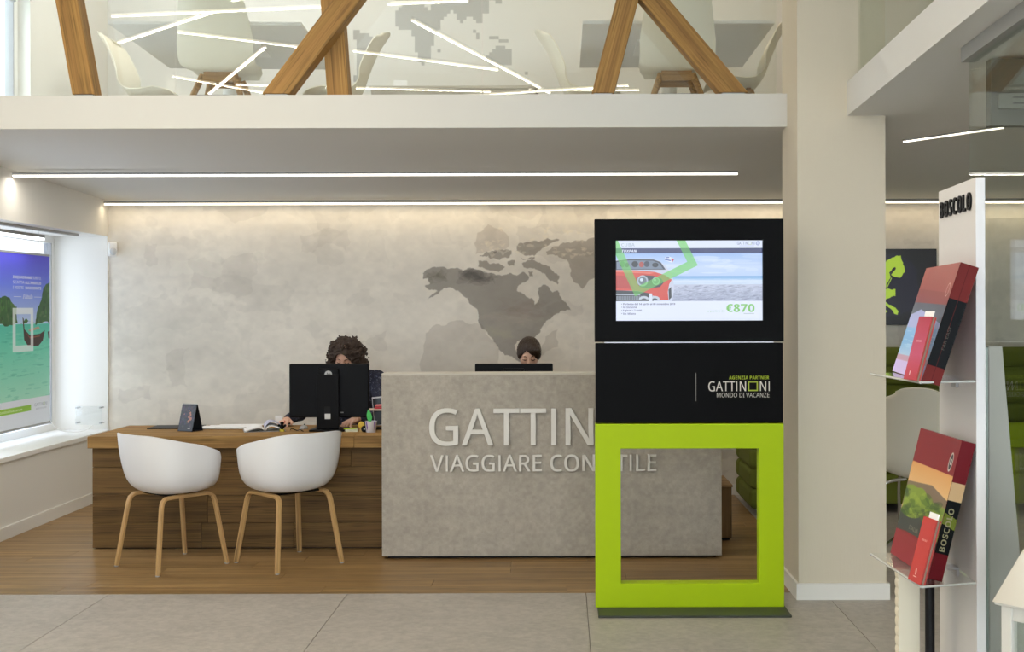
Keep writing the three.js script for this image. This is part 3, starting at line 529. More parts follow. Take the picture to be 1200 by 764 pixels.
// ================================================================== ON THE DESK
const DESK = 0.736;
function monitor(label, pos, turn, w, h, y0, brand, group) {
  const t = thing('computer_monitor', label, 'monitor', pos, turn, group);
  part('monitor_housing', rbox(-w / 2, w / 2, y0, y0 + h, -0.012, 0.020, 0.010, 3), M.blackPlastic, t);
  const scr = new THREE.PlaneGeometry(w - 0.02, h - 0.03); scr.rotateY(Math.PI); scr.translate(0, y0 + h / 2 + 0.005, -0.0208); part('monitor_screen', scr, M.screenBlack, t);
  part('rear_bulge', rbox(-0.07, 0.07, y0 + 0.06, y0 + h - 0.03, -0.03, -0.010, 0.008, 2), M.blackPlastic, t);
  const col = part('stand_column', rbox(-0.075, 0.075, 0.015, y0 + h - 0.072, -0.062, -0.029, 0.006, 2), K({ color: C(0.005, 0.005, 0.006), roughness: 0.5 }, 0.2), t);
  const slot = new THREE.Shape(); slot.absarc(0, 0, 0.02, 0, 7); part('cable_slot', rbox(-0.02, 0.02, 0.112, 0.165, -0.0635, -0.060, 0.001), M.dark, col);
  part('stand_label', box(-0.018, 0.020, 0.082, 0.118, -0.0645, -0.062), S({ color: C(0.62, 0.62, 0.6), roughness: 0.6 }), col);
  part('stand_base', rbox(-0.118, 0.118, 0, 0.014, -0.10, 0.12, 0.006, 2), M.blackPlastic, t);
  if (brand) {
    const [c, g] = canvas(128, 128); g.clearRect(0, 0, 128, 128); g.fillStyle = '#b9b9b7'; g.beginPath(); g.arc(64, 64, 62, 0, 7); g.fill(); text(g, 'hp', 64, 82, 70, 46, '#111112', { italic: true, weight: 'bold', align: 'center' });
    const d = new THREE.CircleGeometry(0.026, 32); d.translate(0, y0 + h - 0.072, 0.0304); part('emblem', d, S({ map: tex(c), roughness: 0.4 }), t);
    part('port_mark', box(0.078, 0.098, y0 + 0.03, y0 + 0.037, -0.0130, -0.0115), M.greyPlastic, t);
  }
  return t;
}
monitor('large black computer monitor seen from behind on the oak desk', [-1.578, DESK, -8.05], 0.0, 0.536, 0.362, 0.088, true, 'black computer monitors');
monitor('black computer monitor whose top edge shows above the stone counter', [-0.335, 0.735, -8.1], 0.0, 0.528, 0.34, 0.106, false, 'black computer monitors');
{
  // tent calendar
  const t = thing('desk_calendar', 'dark tent calendar with a picture of lights standing on the left of the desk', 'calendar', [-2.515, DESK, -8.05], -0.42);
  const [c, g] = canvas(160, 200); g.fillStyle = '#33353b'; g.fillRect(0, 0, 160, 200); seed(21);
  for (let i = 0; i < 120; i++) { g.fillStyle = `rgba(${rr(50, 90)},${rr(50, 80)},${rr(60, 95)},0.5)`; g.beginPath(); g.arc(rr(0, 160), rr(0, 170), rr(3, 14), 0, 7); g.fill(); }
  for (const [x, y, r] of [[105, 60, 10], [98, 90, 12], [118, 105, 14], [112, 75, 9], [100, 125, 12], [90, 40, 5], [40, 70, 5]]) { g.fillStyle = 'rgba(196,130,100,0.75)'; g.beginPath(); g.arc(x, y, r, 0, 7); g.fill(); }
  g.fillStyle = '#a9a39a'; g.fillRect(105, 180, 28, 4);
  const board = () => { const b = box(-0.062, 0.062, 0, 0.182, -0.0012, 0.0012); return b; };
  const a = board(); a.rotateX(-0.27); a.translate(0, 0, 0.052); part('calendar_board', a, M.dark, t);
  const b = board(); b.rotateX(0.27); b.translate(0, 0, -0.052); part('calendar_board', b, M.dark, t);
  const p = new THREE.PlaneGeometry(0.12, 0.174); p.translate(0, 0.091, 0.0018); p.rotateX(-0.27); p.translate(0, 0, 0.052); part('picture_page', p, S({ map: tex(c), roughness: 0.4 }), t);
  part('base_strip', box(-0.062, 0.062, 0, 0.002, -0.05, 0.05), M.dark, t);
  part('binding', rod([-0.06, 0.178, 0], [0.06, 0.178, 0], 0.005, 0.005), M.greyPlastic, t);
}
tag(part('blotter', rbox(-0.17, 0.17, 0, 0.006, -0.12, 0.12, 0.002).rotateY(0.05).translate(-2.68, DESK, -8.28), M.dark, scene), 'thin dark folder lying flat behind the tent calendar at the left end of the desk', 'folder');
{
  const t = thing('paper_sheets', 'loose white sheets spread on the desk between the calendar and the open magazine', 'paper', [-2.27, DESK, -8.27]);
  [[-0.16, 0, 0.1], [-0.05, 0.03, -0.06], [0.03, 0.0, 0.08]].forEach(([x, z, a], i) => part('paper_sheet', box(-0.15, 0.15, 0, 0.004, -0.105, 0.105).rotateY(a).translate(x, i * 0.005, z), M.paper, t));
  const m = thing('open_magazine', 'open magazine with curling white pages on the desk left of the monitor', 'magazine', [-2.02, DESK, -8.06], 0.3);
  for (const s of [-1, 1]) part('page_block', shellGrid(16, 2, (u, v) => new THREE.Vector3(s * u * 0.13, 0.010 + 0.034 * Math.sin(Math.PI * Math.pow(u, 0.6)) * (s < 0 ? 0.7 : 1), (s > 0 ? -1 : 1) * (v - 0.5) * 0.2), 0.008), M.paper, m);
  part('page', shellGrid(16, 2, (u, v) => new THREE.Vector3(u * 0.125, 0.028 + 0.036 * Math.sin(Math.PI * Math.pow(u, 0.7)), -(v - 0.5) * 0.19), 0.0015), S({ color: C(0.42, 0.42, 0.55), roughness: 0.6 }), m);
  part('cover', box(-0.135, 0.135, 0, 0.003, -0.105, 0.105), M.greyPlastic, m);
  const k = thing('card_holder', 'small white upright card on the desk beside the left hand', 'card', [-1.985, DESK, -8.33], 0.05);
  part('card', rbox(-0.026, 0.026, 0.006, 0.075, -0.002, 0.002, 0.001), M.paper, k); part('foot', rbox(-0.026, 0.026, 0, 0.006, -0.02, 0.02, 0.002), M.clear, k); part('dark_mark', box(-0.012, 0.004, 0.010, 0.022, -0.0032, -0.0021), M.dark, k);
  // the toy by the left hand
  const f = thing('toy_figure', 'small black and yellow trinket standing on the desk near the left hand', 'toy', [-1.885, DESK, -8.0], 0.2);
  const sph = (r, x, y, z, sx = 1, sy = 1, sz = 1) => new THREE.SphereGeometry(r, 16, 12).scale(sx, sy, sz).translate(x, y, z);
  part('body', merged([sph(0.016, 0, 0.028, 0, 1, 1.1, 0.9), sph(0.009, -0.02, 0.04, 0), sph(0.009, 0.02, 0.038, 0)]), M.blackPlastic, f);
  part('head', sph(0.013, 0, 0.054, 0), M.blackPlastic, f); part('ribbon', tube([[0.012, 0.055, 0], [0.02, 0.066, 0], [0.012, 0.072, 0]], 0.002), S({ color: C(0.5, 0.03, 0.03) }), f);
  part('base', new THREE.CylinderGeometry(0.015, 0.018, 0.014, 16).translate(0, 0.007, 0), S({ color: C(0.55, 0.45, 0.03), roughness: 0.5 }), f);
  tag(part('black_cable', tube([[-1.84, DESK + 0.004, -8.05], [-1.82, DESK + 0.018, -8.0], [-1.79, DESK + 0.004, -8.02], [-1.76, DESK + 0.012, -7.98], [-1.735, DESK + 0.004, -7.96]], 0.003, 40), M.blackPlastic, scene), 'thin dark cable curling on the desk left of the monitor stand', 'cable');
  const mo = thing('computer_mouse', 'small grey mouse on the desk just left of the monitor stand', 'mouse', [-1.775, DESK, -8.16]);
  part('mouse_shell', sph(0.03, 0, 0.004, 0, 0.95, 0.75, 1.6), M.greyPlastic, mo); part('mouse_wheel', new THREE.CylinderGeometry(0.006, 0.006, 0.008, 12).rotateZ(Math.PI / 2).translate(0, 0.026, -0.026), M.dark, mo);
  // right of the monitor
  const y = thing('sticky_notes', 'pale block of notes with a green pen on top beside the monitor base', 'notes', [-1.415, DESK, -7.97], 0.15);
  part('note_block', rbox(-0.04, 0.04, 0, 0.016, -0.03, 0.03, 0.002), S({ color: C(0.62, 0.64, 0.5) }), y); part('pen', rod([-0.05, 0.021, 0.01], [0.035, 0.021, -0.01], 0.004, 0.004), S({ color: C(0.45, 0.6, 0.02) }), y);
  const cup = thing('paper_cup', 'white cup with a purple ribbon pattern standing at the right end of the desk', 'cup', [-1.278, DESK, -7.93]);
  const [cc, cg] = canvas(256, 128); cg.fillStyle = '#cfcbd0'; cg.fillRect(0, 0, 256, 128); cg.fillStyle = '#7a4aa8'; cg.fillRect(0, 0, 256, 16); cg.strokeStyle = '#7a4aa8'; cg.lineWidth = 11; for (let i = 0; i < 4; i++) { cg.beginPath(); cg.moveTo(i * 64, 10); cg.lineTo(i * 64 + 40, 100); cg.moveTo(i * 64 + 40, 10); cg.lineTo(i * 64 + 6, 60); cg.stroke(); }
  part('cup_wall', new THREE.LatheGeometry([[0.001, 0], [0.032, 0], [0.039, 0.072], [0.041, 0.074], [0.036, 0.074], [0.030, 0.006], [0.001, 0.006]].map((p) => new THREE.Vector2(...p)), 32), S({ map: tex(cc), roughness: 0.5 }), cup);
  const gm = S({ color: C(0.06, 0.55, 0.10), roughness: 0.5 });
  const lf = thing('green_marker', 'bright green leaf shaped pick standing in the purple and white cup', 'ornament', [-1.285, DESK + 0.05, -7.93], 0.2);
  part('stem', rod([0, -0.043, 0], [0, 0.03, 0], 0.003, 0.003), gm, lf); const ls = new THREE.Shape(); ls.moveTo(0, 0); ls.quadraticCurveTo(0.03, 0.03, -0.01, 0.085); ls.quadraticCurveTo(-0.035, 0.035, 0, 0); part('leaf', new THREE.ExtrudeGeometry(ls, { depth: 0.003, bevelEnabled: true, bevelSize: 0.001, bevelThickness: 0.001 }).translate(0, 0.015, 0), gm, lf);
  const or = thing('yellow_charm', 'round yellow ornament lying between the monitor base and the cup', 'ornament', [-1.345, DESK, -7.95]);
  part('disc', sph(0.022, 0, 0.045, 0, 1, 1.1, 0.4), S({ color: C(0.62, 0.42, 0.04), roughness: 0.5 }), or); part('stand', new THREE.CylinderGeometry(0.008, 0.016, 0.024, 16).translate(0, 0.012, 0), S({ color: C(0.45, 0.3, 0.12) }), or);
  const tp = thing('black_tape_roll', 'small black roll standing on edge left of the cup', 'tape', [-1.322, DESK, -7.93], 0.3); part('roll', new THREE.TorusGeometry(0.013, 0.009, 10, 24).translate(0, 0.022, 0), M.dark, tp); part('core', new THREE.CylinderGeometry(0.006, 0.006, 0.016, 12).rotateX(Math.PI / 2).translate(0, 0.022, 0), M.greyPlastic, tp);
  const st = thing('phone_stand', 'dark two-tier desk tray at the right end of the desk, next to the counter', 'organiser', [-1.25, DESK, -8.13]);
  part('back_post', rbox(0.01, 0.05, 0, 0.13, 0.02, 0.05, 0.004), M.blackPlastic, st); part('lower_tray', rbox(-0.08, 0.10, 0, 0.012, -0.05, 0.06, 0.004), M.blackPlastic, st); part('upper_tray', rbox(-0.085, 0.10, 0.128, 0.137, -0.05, 0.07, 0.004), S({ color: C(0.66, 0.5, 0.42), roughness: 0.5 }), st);
  const rd = thing('red_stapler', 'red stapler lying on the upper tier of the dark desk tray', 'stapler', [-1.235, DESK + 0.138, -8.13]);
  part('stapler_body', rbox(-0.05, 0.06, 0, 0.014, -0.02, 0.02, 0.005), S({ color: C(0.45, 0.02, 0.03), roughness: 0.35 }), rd); part('stapler_arm', rbox(-0.045, 0.055, 0.016, 0.032, -0.017, 0.017, 0.007).rotateZ(0.06), S({ color: C(0.66, 0.16, 0.17), roughness: 0.35 }), rd);
  const fr = thing('mobile_phone', 'white framed dark phone propped upright behind the red stapler', 'phone', [-1.27, DESK + 0.012, -8.24], 0);
  const ph = new THREE.Group(); part('phone_case', rbox(-0.035, 0.035, 0, 0.20, -0.005, 0.005, 0.004).rotateZ(0.10).rotateX(-0.08), S({ color: C(0.62, 0.62, 0.66), roughness: 0.4 }), fr); part('phone_face', rbox(-0.029, 0.029, 0.008, 0.19, -0.0062, -0.0045, 0.0006).rotateZ(0.10).rotateX(-0.08), M.screenBlack, fr);
}

// ================================================================== PEOPLE
const sub = (a, b) => [a[0] - b[0], a[1] - b[1], a[2] - b[2]], dot = (a, b) => a[0] * b[0] + a[1] * b[1] + a[2] * b[2];
const capsule = (p, a, b, ra, rb) => { const ab = sub(b, a), ap = sub(p, a), t = clamp(dot(ap, ab) / dot(ab, ab)), q = [ap[0] - ab[0] * t, ap[1] - ab[1] * t, ap[2] - ab[2] * t]; return Math.sqrt(dot(q, q)) - lerp(ra, rb, t); };
const ellipsoid = (p, c, r) => { const q = [(p[0] - c[0]) / r[0], (p[1] - c[1]) / r[1], (p[2] - c[2]) / r[2]], k0 = Math.hypot(...q), k1 = Math.hypot(q[0] / r[0], q[1] / r[1], q[2] / r[2]); return k1 < 1e-9 ? -Math.min(...r) : k0 * (k0 - 1) / k1; };
const smin = (a, b, k) => { const h = Math.max(k - Math.abs(a - b), 0) / k; return Math.min(a, b) - h * h * k / 4; };
function meshed(sdf, center, half, cell) {
  const n = Math.ceil(2 * half / cell) + 4, mc = new MarchingCubes(n, new THREE.MeshBasicMaterial(), false, false, 400000), hs = n / 2;
  mc.isolation = 0;
  const at = (i) => (i - hs) / hs * half, B = 6, reach = B / 2 * Math.sqrt(3) * (half / hs) * 1.6;
  for (let bk = 0; bk < n; bk += B) for (let bj = 0; bj < n; bj += B) for (let bi = 0; bi < n; bi += B) {      // blocks far from the surface are filled at once
    const m = sdf([center[0] + at(bi + B / 2), center[1] + at(bj + B / 2), center[2] + at(bk + B / 2)]), far = Math.abs(m) > reach;
    for (let k = bk; k < Math.min(bk + B, n); k++) for (let j = bj; j < Math.min(bj + B, n); j++) for (let i = bi; i < Math.min(bi + B, n); i++) mc.field[i + j * n + k * n * n] = far ? -m : -sdf([center[0] + at(i), center[1] + at(j), center[2] + at(k)]);
  }
  mc.update();
  const c = mc.count, pos = new Float32Array(c * 3), nor = new Float32Array(c * 3);
  for (let i = 0; i < c * 3; i++) { pos[i] = mc.positionArray[i] * half + center[i % 3]; nor[i] = mc.normalArray[i]; }
  const g = new THREE.BufferGeometry(); g.setAttribute('position', new THREE.BufferAttribute(pos, 3));
  const m = mergeVertices(g, half * 1e-5); m.computeVertexNormals();
  const e = 1e-3, P = m.attributes.position, N = m.attributes.normal;      // smooth normals out of the field itself
  for (let i = 0; i < P.count; i++) { const p = [P.getX(i), P.getY(i), P.getZ(i)], d = sdf(p), v = new THREE.Vector3(sdf([p[0] + e, p[1], p[2]]) - d, sdf([p[0], p[1] + e, p[2]]) - d, sdf([p[0], p[1], p[2] + e]) - d).normalize(); N.setXYZ(i, v.x, v.y, v.z); }
  return m;
}
// a head about its own centre, face to +z, 0.23 m tall
const headField = (p) => {
  const ax = Math.abs(p[0]), q = [ax, p[1], p[2]];
  let d = ellipsoid(p, [0, 0.035, -0.012], [0.074, 0.084, 0.094]);
  d = smin(d, ellipsoid(p, [0, -0.03, 0.022], [0.060, 0.080, 0.066]), 0.04);
  d = smin(d, ellipsoid(p, [0, -0.092, 0.052], [0.026, 0.020, 0.022]), 0.03);          // chin
  d = smin(d, ellipsoid(q, [0.036, -0.022, 0.058], [0.026, 0.022, 0.022]), 0.02);      // cheeks
  d = smin(d, ellipsoid(p, [0, 0.018, 0.078], [0.045, 0.012, 0.010]), 0.02);           // brow
  d = -smin(-d, ellipsoid(q, [0.031, 0.000, 0.096], [0.020, 0.013, 0.014]), 0.012);    // eye sockets
  d = smin(d, capsule(p, [0, 0.008, 0.084], [0, -0.030, 0.104], 0.008, 0.011), 0.010); // nose
  d = smin(d, ellipsoid(q, [0.010, -0.033, 0.094], [0.008, 0.007, 0.009]), 0.006);
  d = smin(d, ellipsoid(q, [0.031, 0.000, 0.078], [0.015, 0.010, 0.011]), 0.004);      // lids
  d = smin(d, ellipsoid(p, [0, -0.058, 0.084], [0.022, 0.006, 0.009]), 0.006); d = smin(d, ellipsoid(p, [0, -0.068, 0.082], [0.018, 0.006, 0.009]), 0.005);
  d = smin(d, ellipsoid(q, [0.077, -0.005, -0.005], [0.009, 0.030, 0.018]), 0.008);    // ears
  return d;
};
const skin = S({ color: C(0.60, 0.35, 0.25), roughness: 0.55 }), lips = S({ color: C(0.42, 0.12, 0.10), roughness: 0.5 }), lash = S({ color: C(0.02, 0.012, 0.01), roughness: 0.7 });
// a hand about the wrist, fingers along +z, palm down; side = +1 when the thumb lies towards +x
function handField(p, side, curl) {
  const q = [p[0] * side, p[1], p[2]];
  let d = capsule(q, [0, 0, 0], [0, 0.002, 0.03], 0.022, 0.024);
  d = smin(d, ellipsoid(q, [0, 0.002, 0.055], [0.038, 0.014, 0.042]), 0.02);
  const fl = [0.064, 0.074, 0.070, 0.055], fx = [0.028, 0.0095, -0.0095, -0.028], fz = [0.088, 0.094, 0.090, 0.080];
  for (let i = 0; i < 4; i++) {
    let a = [fx[i] * 0.8, 0.003, fz[i] - 0.03], ang = -curl * 0.2, x = fx[i], prev = a;
    const segs = [0.03, fl[i] * 0.45, fl[i] * 0.32, fl[i] * 0.25]; let f = 1e9;
    for (let k = 0; k < 4; k++) { const sp = (x - fx[i] * 0.8) * 0.3, b = [prev[0] + (k ? fx[i] * 0.10 : fx[i] * 0.2), prev[1] + Math.sin(ang) * segs[k], prev[2] + Math.cos(ang) * segs[k]]; f = smin(f, capsule(q, prev, b, 0.0092 - k * 0.0006, 0.0088 - k * 0.0007), 0.003); prev = b; ang -= curl * (k ? 0.55 : 0.35); }
    d = smin(d, f, 0.006);
  }
  d = smin(d, capsule(q, [0.022, -0.002, 0.025], [0.050, -0.008, 0.055], 0.013, 0.0105), 0.012);
  d = smin(d, smin(capsule(q, [0.050, -0.008, 0.055], [0.056, -0.012, 0.082], 0.0102, 0.0088), 1, 0.0001), 0.004);
  return d;
}
// a seated figure at a desk; local y from the floor, face to +z
function seated(label, pos, turn, o) {
  const t = thing('person', label, 'person', pos, turn, undefined);
  const hc = o.head, hq = new THREE.Quaternion().setFromEuler(new THREE.Euler(o.tilt, o.yaw ?? 0, o.roll ?? 0)), sh = o.shoulderY, hipY = 0.55;
  const neck = [hc[0] * 0.5, sh + 0.03, hc[2] * 0.4 - 0.02], J = {};
  for (const s of [-1, 1]) { J[s] = { sh: [s * 0.165 + (o.lean ?? 0), sh - 0.03, 0.0], el: o.elbow[s], wr: o.wrist[s], hip: [s * 0.09, hipY, -0.02], kn: [s * 0.11, 0.50, 0.40], an: [s * 0.11, 0.09, 0.36], toe: [s * 0.12, 0.035, 0.52] }; }
  const torso = (p, g) => {
    let d = ellipsoid(p, [(o.lean ?? 0) * 0.5, hipY + 0.02, -0.03], [0.165 + g, 0.12 + g, 0.13 + g]);
    d = smin(d, ellipsoid(p, [(o.lean ?? 0) * 0.7, hipY + 0.18, -0.02], [0.135 + g, 0.17 + g, 0.10 + g]), 0.08);
    d = smin(d, ellipsoid(p, [(o.lean ?? 0), sh - 0.16, 0.0], [0.155 + g, 0.17 + g, 0.105 + g]), 0.08);
    for (const s of [-1, 1]) d = smin(d, ellipsoid(p, [s * 0.06 + (o.lean ?? 0), sh - 0.18, 0.085], [0.055 + g, 0.06 + g, 0.05 + g]), 0.05);
    for (const s of [-1, 1]) d = smin(d, capsule(p, [0 + (o.lean ?? 0), sh - 0.01, -0.01], J[s].sh, 0.055 + g, 0.052 + g), 0.05);
    return d;
  };
  const arms = (p, g, full) => { let d = 1e9; for (const s of [-1, 1]) { const end = full ? J[s].wr : J[s].wr.map((v, i) => lerp(v, J[s].el[i], 0.12)); d = smin(d, smin(capsule(p, J[s].sh, J[s].el, 0.048 + g, 0.038 + g), capsule(p, J[s].el, end, 0.038 + g, (full ? 0.023 : 0.026) + g), 0.02), 0.02); } return d; };
  const legs = (p, g) => { let d = 1e9; for (const s of [-1, 1]) d = smin(d, smin(capsule(p, J[s].hip, J[s].kn, 0.085 + g, 0.058 + g), capsule(p, J[s].kn, J[s].an, 0.055 + g, 0.036 + g), 0.03), 0.03); return d; };
  const rot = hq.clone().invert(), v = new THREE.Vector3();
  const toHead = (p) => { v.set(p[0] - hc[0], p[1] - hc[1], p[2] - hc[2]).applyQuaternion(rot); return [v.x, v.y, v.z]; };
  const feet = (p, g) => Math.min(...[-1, 1].map((s) => capsule(p, J[s].an.map((q, i) => (i === 1 ? 0.045 : q - (i === 2 ? 0.03 : 0))), J[s].toe, 0.036 + g, 0.03 + g)));
  const bodyField = (p) => { let d = smin(torso(p, 0), arms(p, 0, true), 0.03); d = smin(d, legs(p, 0), 0.06); d = smin(d, feet(p, 0), 0.03); return smin(d, capsule(p, neck, [hc[0], hc[1] - 0.05, hc[2] - 0.03], 0.055, 0.05), 0.04); };
  const head = meshed(headField, [0, 0, 0], 0.135, 0.0035); head.applyQuaternion(hq); head.translate(...hc);
  const list = [meshed(bodyField, [0, 0.68, 0.14], 0.70, 0.014), head];
  for (const s of [-1, 1]) { const h = meshed((p) => handField(p, -s, o.curl ?? 0.6), [0, 0, 0.07], 0.115, 0.003); h.applyQuaternion(new THREE.Quaternion().setFromEuler(new THREE.Euler(o.handTilt ?? 0.1, o.handTurn[s], 0, "YXZ"))); h.translate(...J[s].wr); list.push(h); }
  const body = part('body', merged(list.map((g) => { g.deleteAttribute('uv'); return g; })), o.skin ?? skin, t);
  const shirt = meshed((p) => Math.max(smin(torso(p, 0.012), arms(p, 0.012, false), 0.03), -(p[1] - hipY + 0.06), -(capsule(p, neck, [hc[0], hc[1], hc[2]], 0.062, 0.07))), [0, 0.72, 0.14], 0.56, 0.011);
  part('shirt', metres(shirt, 'x', 0.3), o.shirt, t);
  part('trousers', meshed((p) => Math.max(smin(legs(p, 0.010), torso(p, 0.008), 0.05), p[1] - hipY - 0.05), [0, 0.4, 0.14], 0.46, 0.014), S({ color: C(0.03, 0.032, 0.045), roughness: 0.9 }), t);
  for (const s of [-1, 1]) part('shoe', meshed((p) => Math.max(capsule(p, [J[s].an[0], 0.05, J[s].an[2] - 0.03], J[s].toe, 0.045, 0.038), -p[1]), [J[s].an[0], 0.05, 0.43], 0.16, 0.008), M.dark, t);
  const onHead = (name, g, m) => { g.applyQuaternion(hq); g.translate(...hc); return part(name, g, m, t); };
  for (const s of [-1, 1]) {
    onHead('eyelash', tube([[s * 0.017, -0.004, 0.0895], [s * 0.025, -0.0085, 0.0915], [s * 0.034, -0.009, 0.0900], [s * 0.045, -0.004, 0.0820]], 0.0022, 16, 6), lash);
    onHead('eyebrow', tube([[s * 0.014, 0.017, 0.0905], [s * 0.028, 0.023, 0.0885], [s * 0.046, 0.018, 0.0775]], 0.0026, 16, 6), o.brow);
  }
  onHead('lips', tube([[-0.02, -0.0625, 0.086], [-0.008, -0.060, 0.0925], [0.008, -0.060, 0.0925], [0.02, -0.0625, 0.086]], 0.004, 20, 8), lips);
  onHead('hair', o.hair(), o.hairMat);
  return t;
}
const hairNoise = (x, y, z, s) => { const f = (a, b, k) => vnoise(a, b, 9999, 9999, k) - 0.5; return f(x * s + 100, y * s + 37 + z * s * 0.6, 5) + f(y * s + 55, z * s + 81 + x * s * 0.6, 6) + f(z * s + 21, x * s + 63 + y * s * 0.6, 7); };
// the woman with curly hair at the desk
{
  const [pc, pg] = canvas(256, 256); pg.fillStyle = '#1c2033'; pg.fillRect(0, 0, 256, 256); seed(31);
  for (let i = 0; i < 300; i++) { pg.fillStyle = rnd() < 0.6 ? 'rgba(150,150,165,0.6)' : 'rgba(70,78,110,0.7)'; pg.save(); pg.translate(rnd() * 256, rnd() * 256); pg.rotate(rnd() * 6); pg.fillRect(-6, -1.5, rr(5, 13), rr(2, 4)); pg.restore(); }
  const pt = tex(pc, { repeat: true });
  const hair = () => meshed((p) => {
    let d = ellipsoid(p, [0, 0.045, -0.022], [0.108, 0.092, 0.115]);
    for (const s of [-1, 1]) { d = smin(d, ellipsoid(p, [s * 0.088, -0.035, -0.02], [0.045, 0.09, 0.07]), 0.05); }
    d = smin(d, ellipsoid(p, [0.098, -0.10, -0.01], [0.042, 0.085, 0.06]), 0.05); d = smin(d, ellipsoid(p, [-0.085, -0.09, -0.03], [0.04, 0.07, 0.06]), 0.05);
    d = smin(d, ellipsoid(p, [0, -0.06, -0.09], [0.10, 0.13, 0.05]), 0.05);
    d += 0.030 * hairNoise(p[0], p[1], p[2], 42) * 0.8 + 0.018 * hairNoise(p[2], p[0], p[1], 90);
    return Math.max(d, -ellipsoid(p, [-0.014, -0.02, 0.105], [0.060, 0.088, 0.075]));
  }, [0, -0.02, -0.02], 0.21, 0.0045);
  seated('woman with dark curly hair and patterned navy blouse behind the monitor on the desk', [-1.605, 0, -8.92], 0, {
    head: [0.0, 1.20, 0.10], tilt: 0.42, yaw: -0.1, shoulderY: 1.06, lean: 0.05, elbow: { '-1': [-0.30, 0.80, 0.30], 1: [0.30, 0.79, 0.26] }, wrist: { '-1': [-0.335, 0.775, 0.52], 1: [0.17, 0.785, 0.62] }, handTurn: { '-1': -0.1, 1: -0.5 }, curl: 0.7,
    shirt: S({ map: pt, roughness: 0.9 }), hair, hairMat: S({ color: C(0.034, 0.018, 0.011), roughness: 0.7 }), brow: S({ color: C(0.03, 0.018, 0.012) }),
  });
  const hair2 = () => meshed((p) => {
    const w = 0.0016 * Math.sin(p[0] * 700 + p[1] * 260) + 0.002 * hairNoise(p[0], p[1] * 0.3, p[2], 120);
    let d = ellipsoid(p, [0, 0.040, -0.016], [0.086, 0.092, 0.104]);
    d = smin(d, ellipsoid(p, [0.060, 0.02, 0.035], [0.026, 0.045, 0.045]), 0.03); d = smin(d, ellipsoid(p, [-0.062, 0.02, 0.025], [0.022, 0.042, 0.042]), 0.03);
    d = smin(d, ellipsoid(p, [0.030, 0.062, 0.060], [0.05, 0.034, 0.034]), 0.03); d = smin(d, ellipsoid(p, [0, -0.02, -0.115], [0.03, 0.05, 0.035]), 0.04);
    d += w;
    // the face is left free below a side parting
    const free = Math.max(ellipsoid(p, [-0.004, -0.045, 0.088], [0.082, 0.14, 0.10]), p[0] * 0.95 + p[1] - 0.052, -p[0] * 1.3 + p[1] - 0.088);
    return Math.max(d, -free);
  }, [0, 0, -0.01], 0.16, 0.0035);
  seated('woman with straight brown hair and a side parting, looking down behind the stone counter', [-0.252, 0, -8.95], 0, {
    head: [0.0, 1.212, 0.13], tilt: 0.34, shoulderY: 1.02, elbow: { '-1': [-0.27, 0.76, 0.24], 1: [0.27, 0.76, 0.24] }, wrist: { '-1': [-0.14, 0.77, 0.50], 1: [0.14, 0.77, 0.50] }, handTurn: { '-1': 0.2, 1: -0.2 }, curl: 0.5,
    skin: S({ color: C(0.64, 0.40, 0.29), roughness: 0.55 }), shirt: S({ color: C(0.02, 0.02, 0.03), roughness: 0.9 }), hair: hair2, hairMat: S({ color: C(0.030, 0.016, 0.010), roughness: 0.45 }), brow: S({ color: C(0.04, 0.022, 0.014) }),
  });
}
{
  const t = thing('office_chair', 'black office chair under the woman with curly hair, hidden by the oak desk', 'chair', [-1.585, 0, -8.92]);
  part('seat', rbox(-0.23, 0.23, 0.40, 0.455, -0.32, 0.24, 0.02, 3), M.dark, t); part('backrest', rbox(-0.2, 0.2, 0.55, 0.9, 0.19, 0.235, 0.02, 3), M.dark, t);
  part('back_support', rbox(-0.03, 0.03, 0.42, 0.7, 0.24, 0.26, 0.004), M.dark, t); part('gas_post', rod([0, 0.06, 0], [0, 0.41, 0], 0.025, 0.025), M.steel, t);
  for (let i = 0; i < 5; i++) { const a = i * 1.2566; part('star_arm', rod([0, 0.08, 0], [0.26 * Math.cos(a), 0.055, 0.26 * Math.sin(a)], 0.022, 0.015), M.blackPlastic, t); part('castor', new THREE.SphereGeometry(0.027, 12, 8).translate(0.26 * Math.cos(a), 0.027, 0.26 * Math.sin(a)), M.blackPlastic, t); }
  copyOf(t, [-0.252, 0, -8.95], 0, 'black office chair under the woman with straight hair, hidden by the stone counter');
}

// ================================================================== THE MEZZANINE
const UP = 2.745;
{ // glass railing, three panels
  const seams = [LEFT + 0.01, -2.247, -0.465, 1.243];
  for (let i = 0; i < 3; i++) {
    const w = ['left', 'middle', 'right'][i], t = thing('glass_railing_panel', `clear glass railing panel at the ${w} of the mezzanine edge, reflecting thin lights`, 'glass panel', [(seams[i] + seams[i + 1]) / 2, UP, -6.935], 0, 'glass railing of the mezzanine');
    const hw = (seams[i + 1] - seams[i]) / 2 - 0.003;
    part('glass_pane', box(-hw, hw, 0.002, 1.02, -0.006, 0.006), M.glass, t);
    part('rail_cap', box(-hw, hw, 1.02, 1.045, -0.02, 0.02), M.aluminium, t);
    part('floor_channel', box(-hw, hw, -0.003, 0.002, -0.02, 0.02), M.aluminium, t);
  }
  // railing of the wing
  const t = thing('glass_railing_panel', 'glass railing panel above the beam at the upper right, beside the column', 'glass panel', [1.58, UP, -5.2], 0, 'glass railing of the mezzanine');
  part('glass_pane', box(-0.006, 0.006, 0, 1.05, -1.1, 1.2), M.tintGlass, t); part('rail_cap', box(-0.02, 0.02, 1.05, 1.075, -1.1, 1.2), M.aluminium, t);
}
